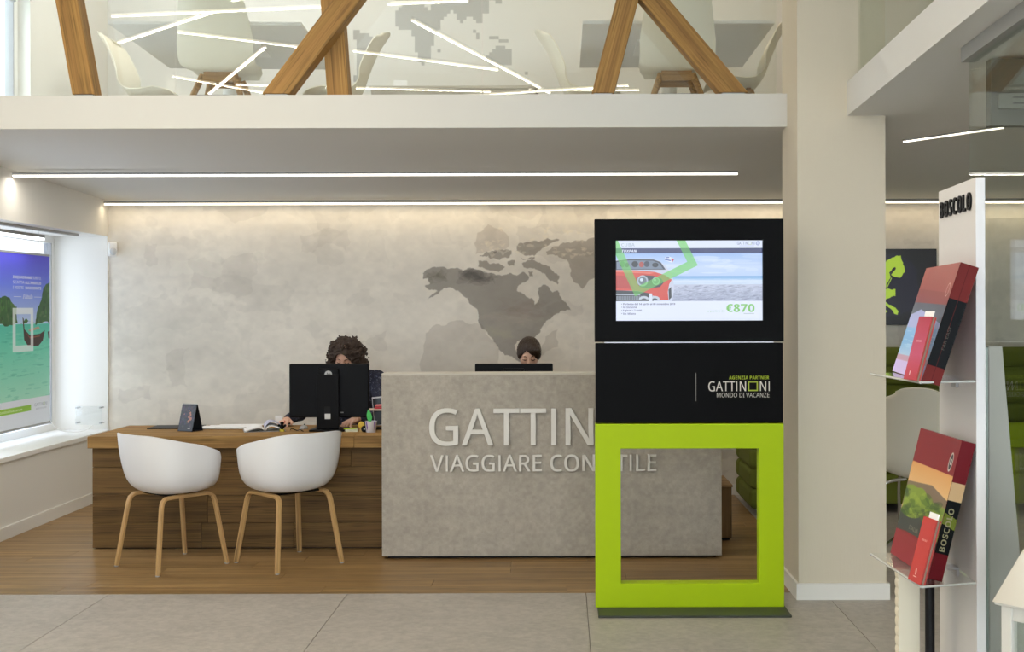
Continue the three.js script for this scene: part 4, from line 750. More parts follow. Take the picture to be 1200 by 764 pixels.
{ // slanting oak beams on the slab's edge
  const W = 0.122, Dp = 0.118, kz = 6.70, X = (px) => (px - 660) / FOCAL * kz, Y = (py) => EYE - (py - 362) / FOCAL * kz;
  const beam = (label, x0, x1, ytop, d, o) => {      // x0: px of its centre at the foot (y = 110), x1: at y = 0
    const s = d / kz, a = [X(x0) * s, UP + 0.012], e = [X(x1) * s, EYE + (362) / FOCAL * d], yb = a[1], m = (e[0] - a[0]) / (e[1] - (EYE + 252 / FOCAL * d)), w = W * Math.sqrt(1 + m * m) / 2, xt = a[0] + m * (ytop - yb);
    const t = thing('timber_beam', label, 'beam', [a[0], UP, -d], 0, 'slanting oak beams of the mezzanine');
    const sh = new THREE.Shape([[-w, 0.012], [w, 0.012], [xt - a[0] + w, ytop - UP], [xt - a[0] - w, ytop - UP]].map((p) => new THREE.Vector2(...p)));
    const g = new THREE.ExtrudeGeometry(sh, { depth: Dp - 0.006, bevelEnabled: true, bevelSize: 0.003, bevelThickness: 0.003, bevelOffset: -0.003, bevelSegments: 1 }); g.translate(0, 0, -Dp / 2 + 0.003);
    const p = g.attributes.position, uv = g.attributes.uv, L = Math.sqrt(1 + m * m), n = g.attributes.normal;     // grain runs along the beam
    for (let i = 0; i < p.count; i++) { const u = (p.getY(i) + m * p.getX(i)) / L, v = (p.getX(i) - m * p.getY(i)) / L; uv.setXY(i, u * 0.8 + o, (Math.abs(n.getZ(i)) > 0.5 ? v : p.getZ(i)) + o * 1.7); }
    part('timber', g, beamOak, t);
    part('steel_foot', box(-w * 0.8, w * 0.8, -0.003, 0.012, -Dp * 0.4, Dp * 0.4), M.aluminium, t);
  };
  beam('single oak beam leaning left at the far left of the mezzanine edge', 103, 83.5, 3.9, 6.73, 0.1);
  beam('oak beam of the left pair leaning strongly to the right', 326.5, 410, 4.6, 6.73, 0.37);
  beam('nearly upright oak beam of the left pair, crossed by the leaning one', 399, 391.5, 4.2, 6.85, 0.63);
  beam('oak beam of the right pair leaning right, the steeper of the two', 707, 736, 3.46, 6.738, 0.81);
  beam('oak beam of the right pair leaning strongly to the left', 859, 766, 3.47, 6.73, 0.22);
}
function shellChair(label, pos, turn, group, metal) {
  const t = thing(metal ? 'side_chair' : 'shell_chair', label, 'chair', pos, turn, group);
  // spine from the front lip over the seat up the back (z towards the back is +)
  const spine = new THREE.CatmullRomCurve3([[0, 0.385, -0.225], [0, 0.412, -0.19], [0, 0.40, -0.08], [0, 0.38, 0.05], [0, 0.39, 0.13], [0, 0.455, 0.19], [0, 0.59, 0.245], [0, 0.75, 0.315], [0, 0.885, 0.40]].map((p) => new THREE.Vector3(...p)));
  const f = (u, v) => {
    const c = spine.getPointAt(v), x = (u - 0.5) * 2, back = smooth(0.42, 0.68, v);
    let w = lerp(lerp(0.225, 0.245, smooth(0, 0.3, v)), lerp(0.245, 0.20, smooth(0.55, 1, v)), smooth(0.3, 0.6, v));
    w *= 1 - 0.42 * Math.pow(smooth(0.86, 1, v), 2) * Math.abs(x) ; w *= 1 - 0.12 * Math.pow(1 - smooth(0, 0.1, v), 2);
    const drop = 0.035 * Math.pow(smooth(0.86, 1, v), 1.5) * x * x;
    return new THREE.Vector3(x * w, c.y + (1 - back) * (0.045 * Math.pow(Math.abs(x), 3) * smooth(0.02, 0.2, v)) - drop, c.z - back * 0.055 * Math.pow(Math.abs(x), 2.5));
  };
  part('seat_shell', shellGrid(28, 60, (u, v) => f(1 - u, v), 0.008), M.creamShell, t);
  if (metal) {
    for (const s of [-1, 1]) part('sled_leg', tube([[s * 0.12, 0.375, 0.12], [s * 0.2, 0.36, 0.18], [s * 0.225, 0.31, 0.2], [s * 0.235, 0.04, 0.25], [s * 0.235, 0.010, 0.22], [s * 0.235, 0.010, -0.2], [s * 0.235, 0.04, -0.23], [s * 0.225, 0.31, -0.17], [s * 0.2, 0.36, -0.15], [s * 0.12, 0.375, -0.10]], 0.009, 80, 8), M.chrome, t);
    part('cross_bar', rod([-0.13, 0.373, 0.0], [0.13, 0.373, 0.0], 0.01, 0.01), M.chrome, t);
  } else {
    for (const [sx, sz] of [[-1, -1], [1, -1], [-1, 1], [1, 1]]) part('leg', rod([sx * 0.23, 0, sz * 0.235], [sx * 0.105, 0.35, sz * 0.10], 0.014, 0.023), paleOak, t);
    for (const s of [-1, 1]) { part('rail', rbox(-0.125, 0.125, 0.305, 0.345, s * 0.115 - 0.011, s * 0.115 + 0.011, 0.004), paleOak, t); part('brace', rod([-0.155, 0.21, s * 0.155], [0.155, 0.21, s * 0.155], 0.004, 0.004), M.darkSatin, t); }
    part('seat_mount', merged([box(-0.10, 0.10, 0.34, 0.375, -0.105, -0.075), box(-0.10, 0.10, 0.34, 0.375, 0.075, 0.105)]), paleOak, t);
  }
  return t;
}
{
  const table = (label, pos, turn, w, d) => {
    const t = thing('meeting_table', label, 'table', pos, turn, 'white meeting tables on the mezzanine');
    part('table_top', rbox(-w / 2, w / 2, 0.715, 0.738, -d / 2, d / 2, 0.003), M.tableTop, t);
    part('top_bracket', box(-0.25, 0.25, 0.705, 0.715, -0.25, 0.25), M.white, t); part('pedestal', rod([0, 0.014, 0], [0, 0.705, 0], 0.06, 0.05, 20), M.white, t);
    part('foot_plate', new THREE.CylinderGeometry(0.3, 0.32, 0.014, 40).translate(0, 0.007, 0), M.white, t); return t;
  };
  table('white meeting table at the left of the mezzanine, seen from below', [-2.43, UP, -8.74], 0.05, 1.28, 1.48);
  table('white meeting table at the right of the mezzanine, seen from below', [0.78, UP, -8.74], 0, 1.29, 1.46);
  const G = 'cream shell chairs on the mezzanine';
  const a = shellChair('cream shell chair with its back to the railing at the left meeting table', [-2.27, UP, -7.98], 0.03, G);
  const cp = (p, turn, label) => copyOf(a, [p[0], UP, p[1]], turn, label);
  cp([-3.06, -8.95], -Math.PI / 2, 'cream shell chair at the left end of the left meeting table, seen from the side');
  cp([-1.70, -8.95], Math.PI / 2 + 0.1, 'cream shell chair at the right end of the left table, behind an upright beam');
  cp([0.20, -8.95], -Math.PI / 2 + 0.05, 'cream shell chair at the left end of the right table, seen from the side');
  cp([0.755, -7.98], -0.02, 'cream shell chair with its back to the railing at the right meeting table');
  cp([1.24, -8.6], Math.PI / 2 - 0.05, 'cream shell chair at the right end of the right table, beside the column');
  const bk = thing('book_stack', 'two small books lying on the left meeting table near its front edge', 'books', [-2.19, UP + 0.738, -8.2], 0.2);
  part('lower_book', rbox(-0.05, 0.05, 0, 0.02, -0.08, 0.08, 0.002), S({ color: C(0.3, 0.14, 0.05) }), bk); part('upper_book', rbox(-0.045, 0.045, 0.02, 0.036, -0.07, 0.07, 0.002), S({ color: C(0.05, 0.05, 0.06) }), bk);
  const sb = thing('sideboard', 'low grey-beige sideboard against the upper wall below the dotted map', 'sideboard', [-0.87, UP, -9.72]);
  part('sideboard_body', rbox(-0.655, 0.655, 0.05, 0.56, -0.2, 0.2, 0.003), S({ color: C(0.40, 0.37, 0.31), roughness: 0.6 }), sb); part('sideboard_top', rbox(-0.67, 0.67, 0.56, 0.585, -0.21, 0.21, 0.003), S({ color: C(0.5, 0.46, 0.39), roughness: 0.5 }), sb);
  for (const s of [-1, 1]) part('sideboard_door', rbox(Math.min(0, s * 0.65) + 0.003, Math.max(0, s * 0.65) - 0.003, 0.06, 0.555, -0.214, -0.2, 0.002), S({ color: C(0.42, 0.39, 0.33), roughness: 0.6 }), sb);
  part('plinth', box(-0.6, 0.6, 0, 0.05, -0.17, 0.17), M.dark, sb);
  const cl = thing('table_calendar', 'small white tent card standing on the upper sideboard', 'card', [-1.31, UP + 0.585, -9.65], 0.15);
  for (const s of [-1, 1]) part('card_leaf', box(-0.055, 0.055, 0, 0.075, -0.001, 0.001).rotateX(-s * 0.35).translate(0, 0, s * 0.028), M.paper, cl);
}

// ================================================================== LEFT WINDOW: banner, lamp, sensor, plate
{
  const X = -4.10, d0 = 8.25, d1 = 9.53, y0 = 0.665, y1 = 1.99, w = d1 - d0, h = y1 - y0;
  const [c, g] = canvas(900, 932); const W = 900, H = 932;      // left edge of the print is the near side
  let gr = g.createLinearGradient(0, 0, 0, H * 0.41); gr.addColorStop(0, '#5148d6'); gr.addColorStop(0.45, '#6a80ee'); gr.addColorStop(1, '#c0d8f4'); g.fillStyle = gr; g.fillRect(0, 0, W, H * 0.42);
  gr = g.createLinearGradient(0, H * 0.41, 0, H * 0.84); gr.addColorStop(0, '#52c6b2'); gr.addColorStop(0.35, '#70d8bc'); gr.addColorStop(1, '#a8e6cc'); g.fillStyle = gr; g.fillRect(0, H * 0.41, W, H * 0.44);
  seed(41); for (let i = 0; i < 240; i++) { g.fillStyle = rnd() < 0.5 ? 'rgba(160,228,205,0.20)' : 'rgba(40,150,130,0.16)'; g.beginPath(); g.ellipse(rr(0, W), rr(H * 0.45, H * 0.84), rr(8, 50), rr(2, 6), 0, 0, 7); g.fill(); }
  const cliff = (pts) => { trace(g, rough(pts.map(([a, b]) => [a * W, b * H]), 3, 0.12)); g.fillStyle = '#31602f'; g.fill(); g.save(); g.clip(); for (let i = 0; i < 260; i++) { g.fillStyle = ['rgba(80,135,60,0.5)', 'rgba(30,66,34,0.5)', 'rgba(150,140,110,0.25)'][i % 3]; g.beginPath(); g.ellipse(rr(0, W), rr(H * 0.15, H * 0.42), rr(5, 16), rr(5, 20), 0, 0, 7); g.fill(); } g.restore(); };
  cliff([[0, 0.24], [0.12, 0.2], [0.3, 0.26], [0.40, 0.25], [0.46, 0.26], [0.55, 0.31], [0.56, 0.40], [0.3, 0.42], [0, 0.42]]);
  cliff([[0.80, 0.40], [0.82, 0.34], [0.88, 0.27], [0.91, 0.20], [0.98, 0.17], [1.02, 0.15], [1.02, 0.42], [0.80, 0.42]]);
  cliff([[0.60, 0.408], [0.68, 0.38], [0.76, 0.395], [0.80, 0.412]]);
  const bx = 0.60, s = (pts, f) => { trace(g, pts.map(([a, b]) => [a * W, b * H])); g.fillStyle = f; g.fill(); };
  s([[0.625, 0.37], [0.64, 0.38], [0.65, 0.44], [0.72, 0.475], [0.86, 0.47], [0.93, 0.45], [0.90, 0.51], [0.84, 0.54], [0.70, 0.54], [0.645, 0.50]], '#3f2b23'); s([[0.70, 0.445], [0.84, 0.425], [0.86, 0.438], [0.72, 0.455]], '#b8a58c'); s([[0.97, 0.46], [1, 0.455], [1, 0.5], [0.98, 0.5]], '#3a2a24'); s([[0.655, 0.45], [0.72, 0.485], [0.86, 0.48], [0.86, 0.486], [0.72, 0.494]], '#8a4a35');
  g.strokeStyle = 'rgba(240,248,250,0.80)'; g.lineWidth = 34; g.strokeRect(0.515 * W, 0.335 * H, 0.235 * W, 0.215 * H);
  g.fillStyle = 'rgba(255,255,255,0.9)';
  const T = (a, x, y, w2, wt) => text(g, a, x * W, y * H, w2 * W, 0.016 * H, 'rgba(235,240,255,0.92)', { weight: wt });
  T('INQUADRAMI', 0.50, 0.150, 0.25, 'bold'); T('SUBITO,', 0.76, 0.150, 0.12, ''); T('SCATTA', 0.50, 0.180, 0.15, ''); T('ALL’ANGOLO', 0.66, 0.180, 0.22, 'bold'); T('I VOSTRI', 0.50, 0.210, 0.14, ''); T('RACCONTI', 0.66, 0.210, 0.22, 'bold');
  text(g, 'Fabula', 0.63 * W, 0.262 * H, 0.13 * W, 0.022 * H, 'rgba(240,244,255,0.95)', { italic: true, font: 'serif' }); g.fillRect(0.51 * W, 0.252 * H, 0.10 * W, 2); g.fillRect(0.78 * W, 0.252 * H, 0.10 * W, 2);
  g.fillStyle = '#e4eaf4'; g.fillRect(0, H * 0.842, W, H); g.fillStyle = '#93c63a'; g.fillRect(0, H * 0.88, W * 0.735, H * 0.034); text(g, 'gattinonimondodivacanze', 0.12 * W, 0.904 * H, 0.5 * W, 0.014 * H, '#e6f2cf');
  brandLine(g, 0.78 * W, 0.895 * H, 0.18 * W, 0.018 * H, '#a7aebd', '#a9c585', 3); text(g, 'MONDO DI VACANZE', 0.80 * W, 0.915 * H, 0.15 * W, 0.010 * H, '#b1b7c4'); brandLine(g, 0.02 * W, 0.965 * H, 0.28 * W, 0.03 * H, '#93c63a', '#93c63a', 5);
  const t = thing('window_banner', 'hanging banner with a longtail boat on a turquoise bay, in the left window', 'banner', [X, y0, -(d0 + d1) / 2], 0);
  part('banner_board', box(-0.005, 0.004, 0, h, -w / 2, w / 2), M.white, t);
  const p = new THREE.PlaneGeometry(w - 0.004, h - 0.004); p.rotateY(Math.PI / 2); p.translate(0.0046, h / 2, 0); part('banner_print', p, S({ map: tex(c), roughness: 0.6 }), t);
  for (const y of [0, h]) part('clamp_rail', box(-0.008, 0.008, y - 0.012, y + 0.004, -w / 2 - 0.004, w / 2 + 0.004), M.aluminium, t);
  for (const z of [-0.45, 0.45]) part('hanging_wire', rod([0, h, z], [0, 2.165 - y0, z], 0.0015, 0.0015, 6), M.steel, t);
  // lamp under the head of the recess
  linearLight('white linear lamp hung under the head of the left window recess, over the banner', 'window recess lamp', [-3.98, 2.085, -7.1], [-3.98, 2.085, -9.12], { radiance: 7, color: [0.92, 0.96, 1], glowing: 3, w: 0.05, h: 0.04, cables: 0.04 });
  const tr = structure('trim_3', null); part('ceiling_track', box(-3.935, -3.90, 2.145, 2.165, 7.0, 9.62), M.aluminium, tr);
  const se = thing('motion_sensor', 'small white motion sensor in the upper corner of the plastered wall', 'sensor', [LEFT + 0.055, 2.055, -BACK + 0.05], 0.5);
  part('sensor_body', rbox(-0.033, 0.033, -0.06, 0.06, -0.03, 0.03, 0.012, 3), M.white, se); part('sensor_lens', new THREE.SphereGeometry(0.027, 20, 14).scale(1, 1.2, 0.5).translate(0, -0.02, 0.028), S({ color: C(0.6, 0.62, 0.64), roughness: 0.3 }), se); part('wall_bracket', box(-0.02, 0.02, -0.02, 0.03, 0.028, 0.05), M.white, se);
  const pl = thing('clear_plate', 'clear acrylic sign plate on four studs at the window jamb beside the banner', 'plate', [-3.93, 0.64, -9.86]);
  part('acrylic_plate', rbox(-0.10, 0.12, -0.035, 0.12, -0.003, 0.003, 0.002), M.clear, pl);
  for (const [x, y] of [[-0.09, -0.02], [0.105, -0.02], [-0.09, 0.105], [0.105, 0.105]]) part('stud', rod([x, y, -0.068], [x, y, 0.008], 0.007, 0.007), M.steel, pl);
  tag(part('white_cable', tube([[-4.1, 0.665, -9.55], [-4.07, 0.60, -9.6], [-4.0, 0.565, -9.68], [-3.92, 0.566, -9.75], [-3.88, 0.60, -9.84]], 0.004, 40), M.white, scene), 'thin white cable from the banner along the window sill to the clear plate', 'cable');
}

// ================================================================== RIGHT: sliding glass, bulkhead, sofa, picture, chair
{
  const t = thing('sliding_glass_door', 'large clear sliding glass panel hanging from a grey rail at the right edge', 'glass door', [1.67, 0, -3.4]);
  part('glass_pane', box(-0.006, 0.006, 0.012, 2.586, -1.9, 1.49), M.tintGlass, t);
  const rail = box(-0.03, 0.03, -0.06, 0, -1.9, 1.52); rail.translate(0, 0, 0); const r = part('top_rail', rail, M.aluminium, t, [0, under(3.4) - 0.001, 0]); r.rotation.x = Math.atan(SLOPE);
  part('floor_guide', box(-0.01, 0.01, 0, 0.012, -1.9, 1.49), M.aluminium, t);
  const b = thing('air_conditioning_unit', 'dark grey boxed air conditioning unit below the ceiling behind the sliding glass', 'air conditioner', [2.5, 0, -5.08]);
  part('unit_housing', rbox(-0.69, 0.9, 2.32, 2.605, -0.03, 0.03, 0.004), S({ color: C(0.05, 0.055, 0.042), roughness: 0.6 }), b); part('vent_panel', rbox(-0.66, 0.4, 2.39, 2.455, -0.04, -0.03, 0.003), S({ color: C(0.14, 0.145, 0.12), roughness: 0.6 }), b);
  part('vent_slot', box(-0.6, 0.3, 2.41, 2.415, -0.042, -0.04), M.dark, b); part('vent_slot', box(-0.6, 0.3, 2.435, 2.44, -0.042, -0.04), M.dark, b);
  // tapered floor panel behind the glass
  const tp = thing('tapered_panel', 'tall grey tapered floor panel standing between the brochure stand and the sliding glass', 'panel', [1.10, 0, -3.06]);
  const sh = new THREE.Shape([[-0.018, 0], [0.132, 0], [0.012, 1.45], [-0.018, 1.45]].map((p) => new THREE.Vector2(...p)));
  part('panel_board', new THREE.ExtrudeGeometry(sh, { depth: 0.025, bevelEnabled: true, bevelSize: 0.003, bevelThickness: 0.003, bevelSegments: 2 }), S({ color: C(0.36, 0.35, 0.30), roughness: 0.6 }), tp);
  part('panel_edge', rbox(-0.027, -0.021, 0, 1.45, -0.027, 0, 0.002), S({ color: C(0.25, 0.29, 0.25), roughness: 0.3 }), tp); part('floor_plate', rbox(-0.03, 0.15, 0, 0.01, -0.06, 0.06, 0.003), M.aluminium, tp);
}
{ // high-backed sofas, quilted in horizontal rolls
  const sofa = (label, x0, x1) => {
    const t = thing('high_back_sofa', label, 'sofa', [(x0 + x1) / 2, 0, -9.4], 0, 'green quilted high-back sofas'), w = (x1 - x0) / 2;
    for (let i = 0; i < 8; i++) part('back_roll', new RoundedBoxGeometry(2 * w, 0.157, 0.17, 5, 0.05).translate(0, 0.05 + 0.077 + i * 0.147, -0.2), M.moss, t);
    for (const s of [-1, 1]) for (let i = 0; i < 8; i++) part('side_roll', new RoundedBoxGeometry(0.12, 0.157, 0.62, 5, 0.045).translate(s * (w - 0.06), 0.05 + 0.077 + i * 0.147, 0.18), M.moss, t);
    for (let i = 0; i < 2; i++) part('seat_cushion', new RoundedBoxGeometry(w - 0.13, 0.15, 0.52, 5, 0.05).translate((i - 0.5) * (w - 0.12), 0.37, 0.15), M.moss, t);
    part('seat_base', rbox(-w + 0.12, w - 0.12, 0.07, 0.30, -0.39, 0.1, 0.02, 3), M.moss, t);
    for (const sx of [-1, 1]) for (const sz of [-0.22, 0.42]) part('leg', rod([sx * (w - 0.08), 0, sz], [sx * (w - 0.08), 0.07, sz], 0.015, 0.02), M.darkSatin, t);
  };
  sofa('olive green quilted high-back sofa beside the column, left of the two', 1.39, 2.92);
  sofa('olive green quilted high-back sofa seen through the sliding glass, right of the two', 3.1, 4.7);
}
shellChair('cream shell chair with chrome sled legs before the green sofa, behind the brochures', [2.40, 0, -7.75], -0.5, undefined, true).scale.setScalar(1.2);
{
  const [c, g] = canvas(256, 256); g.fillStyle = '#0b0b12'; g.fillRect(0, 0, 256, 256); g.fillStyle = '#17152b'; trace(g, rough([[0, 40], [120, 10], [190, 70], [200, 180], [120, 230], [0, 220]], 3, 0.12)); g.fill();
  seed(61); const k = (x, y) => [(x - 40) * 0.82 + 50, (y - 50) * 0.667];      // zoomed picture units of the crop
  g.fillStyle = '#c3e83c';
  const sh = [[80, 105], [100, 95], [125, 80], [142, 80], [145, 105], [152, 130], [158, 165], [140, 195], [115, 190], [100, 180], [108, 165], [120, 150], [118, 140], [104, 150], [92, 170], [100, 190], [90, 210], [78, 245], [60, 250], [52, 215], [55, 180], [66, 140]];
  trace(g, rough(sh.map(([a, b]) => k(a, b)), 3, 0.14)); g.fill();
  trace(g, rough([[20, 262], [70, 255], [118, 252], [118, 290], [90, 300], [70, 305], [84, 325], [120, 350], [130, 365], [128, 385], [112, 380], [95, 352], [70, 335], [85, 370], [72, 380], [50, 350], [30, 330], [10, 320]].map(([a, b]) => k(a, b)), 3, 0.14)); g.fill();
  g.lineWidth = 3; g.strokeStyle = '#c3e83c'; g.beginPath(); g.moveTo(...k(80, 250)); g.lineTo(...k(102, 195)); g.moveTo(...k(66, 320)); g.lineTo(...k(130, 372)); g.moveTo(...k(60, 320)); g.lineTo(...k(45, 375)); g.stroke();
  const t = thing('wall_screen', 'black wall screen showing a lime green map shape, right of the column', 'screen', [2.79, 1.725, -BACK + 0.02]);
  part('screen_housing', rbox(-0.31, 0.31, -0.315, 0.315, -0.018, 0.018, 0.003), M.dark, t); const p = new THREE.PlaneGeometry(0.61, 0.62); p.translate(0, 0, 0.0186); part('screen', p, S({ color: C(0.02, 0.02, 0.02), roughness: 0.3, emissive: C(1, 1, 1), emissiveMap: tex(c), emissiveIntensity: 0.62 }), t);
  const r = new THREE.RectAreaLight(C(0.6, 0.8, 0.2), 0.06, 0.6, 0.6); r.position.set(0, 0, 0.02); r.rotation.y = Math.PI; r.name = 'light_source'; t.add(r);
}
// ================================================================== BROCHURE STAND
{
  const O = [0.979, 0, -2.975], yaw = -0.067;
  const t = thing('brochure_stand', 'tall white brochure stand with black lettering and two clear trays at the right', 'stand', O);
  const g0 = rbox(0, 0.022, 0.012, 1.856, -0.176, 0.176, 0.0015); g0.rotateY(yaw); part('display_panel', g0, S({ color: C(0.66, 0.64, 0.63), roughness: 0.5 }), t);
  const size = 0.031, bold = await new FontLoader().loadAsync('fonts/droid/droid_sans_bold.typeface.json');
  const word = 'BOSCOLO'; let x = -0.162; const list = [];
  for (const ch of word) { const g = new TextGeometry(ch, { font: bold, size: 0.052, depth: 0.004, curveSegments: 8, bevelEnabled: false }); g.computeBoundingBox(); list.push([g, x]); x += (g.boundingBox.max.x - g.boundingBox.min.x) * 1.0 + 0.014; }
  const total = x + 0.162 - 0.014, kx = 0.292 / total;
  for (const [g, gx] of list) { g.translate(-g.boundingBox.min.x, 0, 0); g.scale(kx, size / 0.0385, 1); g.translate(-0.146 + (gx + 0.162) * kx, 1.783, 0); g.rotateY(-Math.PI / 2); g.translate(-0.0005, 0, 0); g.rotateY(yaw); part('letter', g, M.dark, t); }
  const tray = (y) => {
    const pts = [[0.797, 3.10], [0.818, 2.735], [0.955, 2.772], [0.9755, 3.12]].map(([a, d]) => new THREE.Vector2(a - O[0], d + O[2]));
    const g = new THREE.ExtrudeGeometry(new THREE.Shape(pts), { depth: 0.006, bevelEnabled: false }); g.rotateX(-Math.PI / 2); return g.translate(0, y, 0);   // shape y -> -z
  };
  for (const y of [0.908, 1.376]) part('acrylic_tray', tray(y), M.clear, t);
  for (const y of [0.908, 1.376]) for (const [p, q] of [[[0.797, 3.10], [0.818, 2.735]], [[0.818, 2.735], [0.955, 2.772]]]) part('tray_edge', rod([p[0] - O[0], y + 0.003, -p[1] - O[2]], [q[0] - O[0], y + 0.003, -q[1] - O[2]], 0.0028, 0.0028, 8), S({ color: C(0.5, 0.5, 0.47), roughness: 0.25 }), t);
  for (const y of [0.915, 1.383]) part('tray_clip', merged([box(-0.03, -0.004, y - 0.014, y - 0.008, -0.02, 0.02), box(-0.008, 0, y - 0.03, y - 0.008, -0.02, 0.02)]), M.steel, t);
  part('black_post', rod([-0.062, 0.012, -0.02], [-0.062, 0.906, -0.02], 0.012, 0.012), M.dark, t);
  part('base_plate', rbox(-0.16, 0.12, 0, 0.012, -0.2, 0.2, 0.003), M.white, t);
  const rp = thing('ribbed_pedestal', 'cream pedestal with a scalloped edge under the lower brochure tray', 'pedestal', [0.872, 0, -3.09], 0.0);
  const s = new THREE.Shape(); s.moveTo(-0.025, 0); const n = 36, st = 0.88 / n; s.lineTo(0.027, 0); s.lineTo(0.027, 0.88); s.lineTo(-0.025, 0.88);
  for (let i = n - 1; i >= 0; i--) s.quadraticCurveTo(-0.030, (i + 0.5) * st, -0.025, i * st);
  part('ribbed_body', new THREE.ExtrudeGeometry(s, { depth: 0.03, bevelEnabled: false, curveSegments: 5 }).translate(0, 0.008, 0.04), S({ color: C(0.68, 0.62, 0.48), roughness: 0.7 }), rp); part('foot', box(-0.026, 0.028, 0, 0.008, -0.07, 0.07), M.dark, rp);
  // catalogues and leaflets
  const red = K({ color: C(0.20, 0.022, 0.02), roughness: 0.3 }), deepRed = K({ color: C(0.17, 0.014, 0.018), roughness: 0.3 }), brightRed = S({ color: C(0.42, 0.035, 0.025), roughness: 0.35 });
  const block = (name, label, cat, near, yawB, lean, w, L, th, cover, spine, extra) => {
    const b = thing(name, label, cat, [near[0], near[1], -near[2]]); b.rotation.set(0, yawB, -lean, 'YXZ');
    extra(b);
    const p = new THREE.PlaneGeometry(w, L); p.rotateY(-Math.PI / 2); p.translate(-0.0006, L / 2, -w / 2); part('front_cover', p, cover, b);
    if (spine) { const q = new THREE.PlaneGeometry(th, L); q.translate(th / 2, L / 2, 0.0006); part('spine', q, spine, b); }
    return b;
  };
  const cov = (w, h, f) => { const [c, g] = canvas(w, h); f(g, w, h); return K({ map: tex(c), roughness: 0.3 }, w < 70 ? 0.1 : 0.35); };
  seed(71);
  const seaCover = cov(256, 220, (g, w, h) => {
    g.fillStyle = '#9c4a45'; g.fillRect(0, 0, w, h * 0.36); g.fillStyle = '#53555f'; g.fillRect(0, h * 0.32, w, h * 0.3); g.fillStyle = '#8c3b38'; trace(g, [[0, 0.2 * h], [w, 0.26 * h], [w, 0.36 * h], [0, 0.33 * h]]); g.fill();
    g.fillStyle = '#a9aee0'; trace(g, [[0, 0.45 * h], [0.3 * w, 0.40 * h], [w, 0.52 * h], [w, 0.66 * h], [0, 0.58 * h]]); g.fill();
    const gr = g.createLinearGradient(0, h * 0.56, 0, h * 0.84); gr.addColorStop(0, '#7fb2e6'); gr.addColorStop(0.5, '#6aa7dc'); gr.addColorStop(1, '#a8c4e2'); g.fillStyle = gr; g.fillRect(0, h * 0.57, w, h * 0.27); for (let i = 0; i < 24; i++) { g.fillStyle = 'rgba(220,235,250,0.35)'; g.fillRect(rr(0, w), rr(h * 0.6, h * 0.82), rr(20, 80), 2); }
    g.fillStyle = '#b98aa0'; g.fillRect(0, h * 0.83, w, h * 0.06); g.fillStyle = '#c9b4ea'; g.fillRect(0, h * 0.88, w, h * 0.12); g.strokeStyle = '#f1e6dc'; g.lineWidth = 2; g.strokeStyle = 'rgba(230,225,215,0.8)'; g.beginPath(); g.ellipse(w * 0.90, h * 0.23, 9, 12, 0, 0, 7); g.stroke();
  });
  const darkSpine = cov(64, 440, (g, w, h) => { g.fillStyle = '#64201d'; g.fillRect(0, 0, w, h); g.fillStyle = '#0b0c0d'; g.fillRect(0, h * 0.30, w, h * 0.56); g.fillStyle = '#4d1512'; g.fillRect(w / 2 - 1, 0, 2, h); g.save(); g.translate(w * 0.62, h * 0.72); g.rotate(-Math.PI / 2); text(g, 'FAR EAST', 0, 0, 90, 10, '#5a564c'); g.restore(); });
  block('catalogue', 'thick red and black catalogue with a sea view, on the upper clear tray', 'catalogue', [0.823, 1.3835, 2.745], -0.115, 0.315, 0.42, 0.285, 0.042, seaCover, darkSpine, (b) => { for (const k of [0, 1]) part('page_block', rbox(k * 0.0212, k * 0.0212 + 0.0205, 0, 0.285, 0, 0.42, 0.0015), red, b); });
  const hillCover = cov(256, 284, (g, w, h) => {
    g.fillStyle = '#86222a'; g.fillRect(0, 0, w, h); let gr = g.createLinearGradient(0, h * 0.26, 0, h * 0.48); gr.addColorStop(0, '#d39a5e'); gr.addColorStop(1, '#dcb986'); g.fillStyle = gr; g.fillRect(0, h * 0.26, w, h * 0.5);
    g.fillStyle = '#7d6a58'; trace(g, [[0, h * 0.42], [w * 0.3, h * 0.40], [w * 0.6, h * 0.38], [w, h * 0.44], [w, h * 0.6], [0, h * 0.6]]); g.fill(); g.fillStyle = '#7c9238'; trace(g, rough([[0, h * 0.46], [w * 0.4, h * 0.43], [w, h * 0.5], [w, h * 0.74], [0, h * 0.68]], 3, 0.08)); g.fill();
    for (let i = 0; i < 60; i++) { g.fillStyle = ['rgba(60,90,35,0.5)', 'rgba(150,170,70,0.45)', 'rgba(45,62,38,0.4)'][i % 3]; g.beginPath(); g.ellipse(rr(0, w), rr(h * 0.48, h * 0.70), rr(8, 40), rr(3, 10), rr(-0.4, 0.4), 0, 7); g.fill(); }
    g.fillStyle = '#3f423f'; trace(g, rough([[0, h * 0.66], [w * 0.5, h * 0.64], [w, h * 0.74], [w, h * 0.82], [0, h * 0.80]], 2, 0.06)); g.fill(); g.fillStyle = '#8f2b33'; g.fillRect(0, h * 0.80, w, h * 0.2); text(g, 'ITALIA', w * 0.3, h * 0.755, 60, 9, '#8f8a7a');
    g.fillStyle = '#c9c2b8'; g.beginPath(); g.ellipse(w * 0.88, h * 0.17, 11, 20, 0.1, 0, 7); g.fill(); g.fillStyle = '#39393c'; g.beginPath(); g.ellipse(w * 0.88, h * 0.17, 8, 16, 0.1, 0, 7); g.fill(); g.fillStyle = '#d8d2c8'; text(g, 'B', w * 0.865, h * 0.19, 8, 12, '#e8e2d8', { weight: 'bold' });
  });
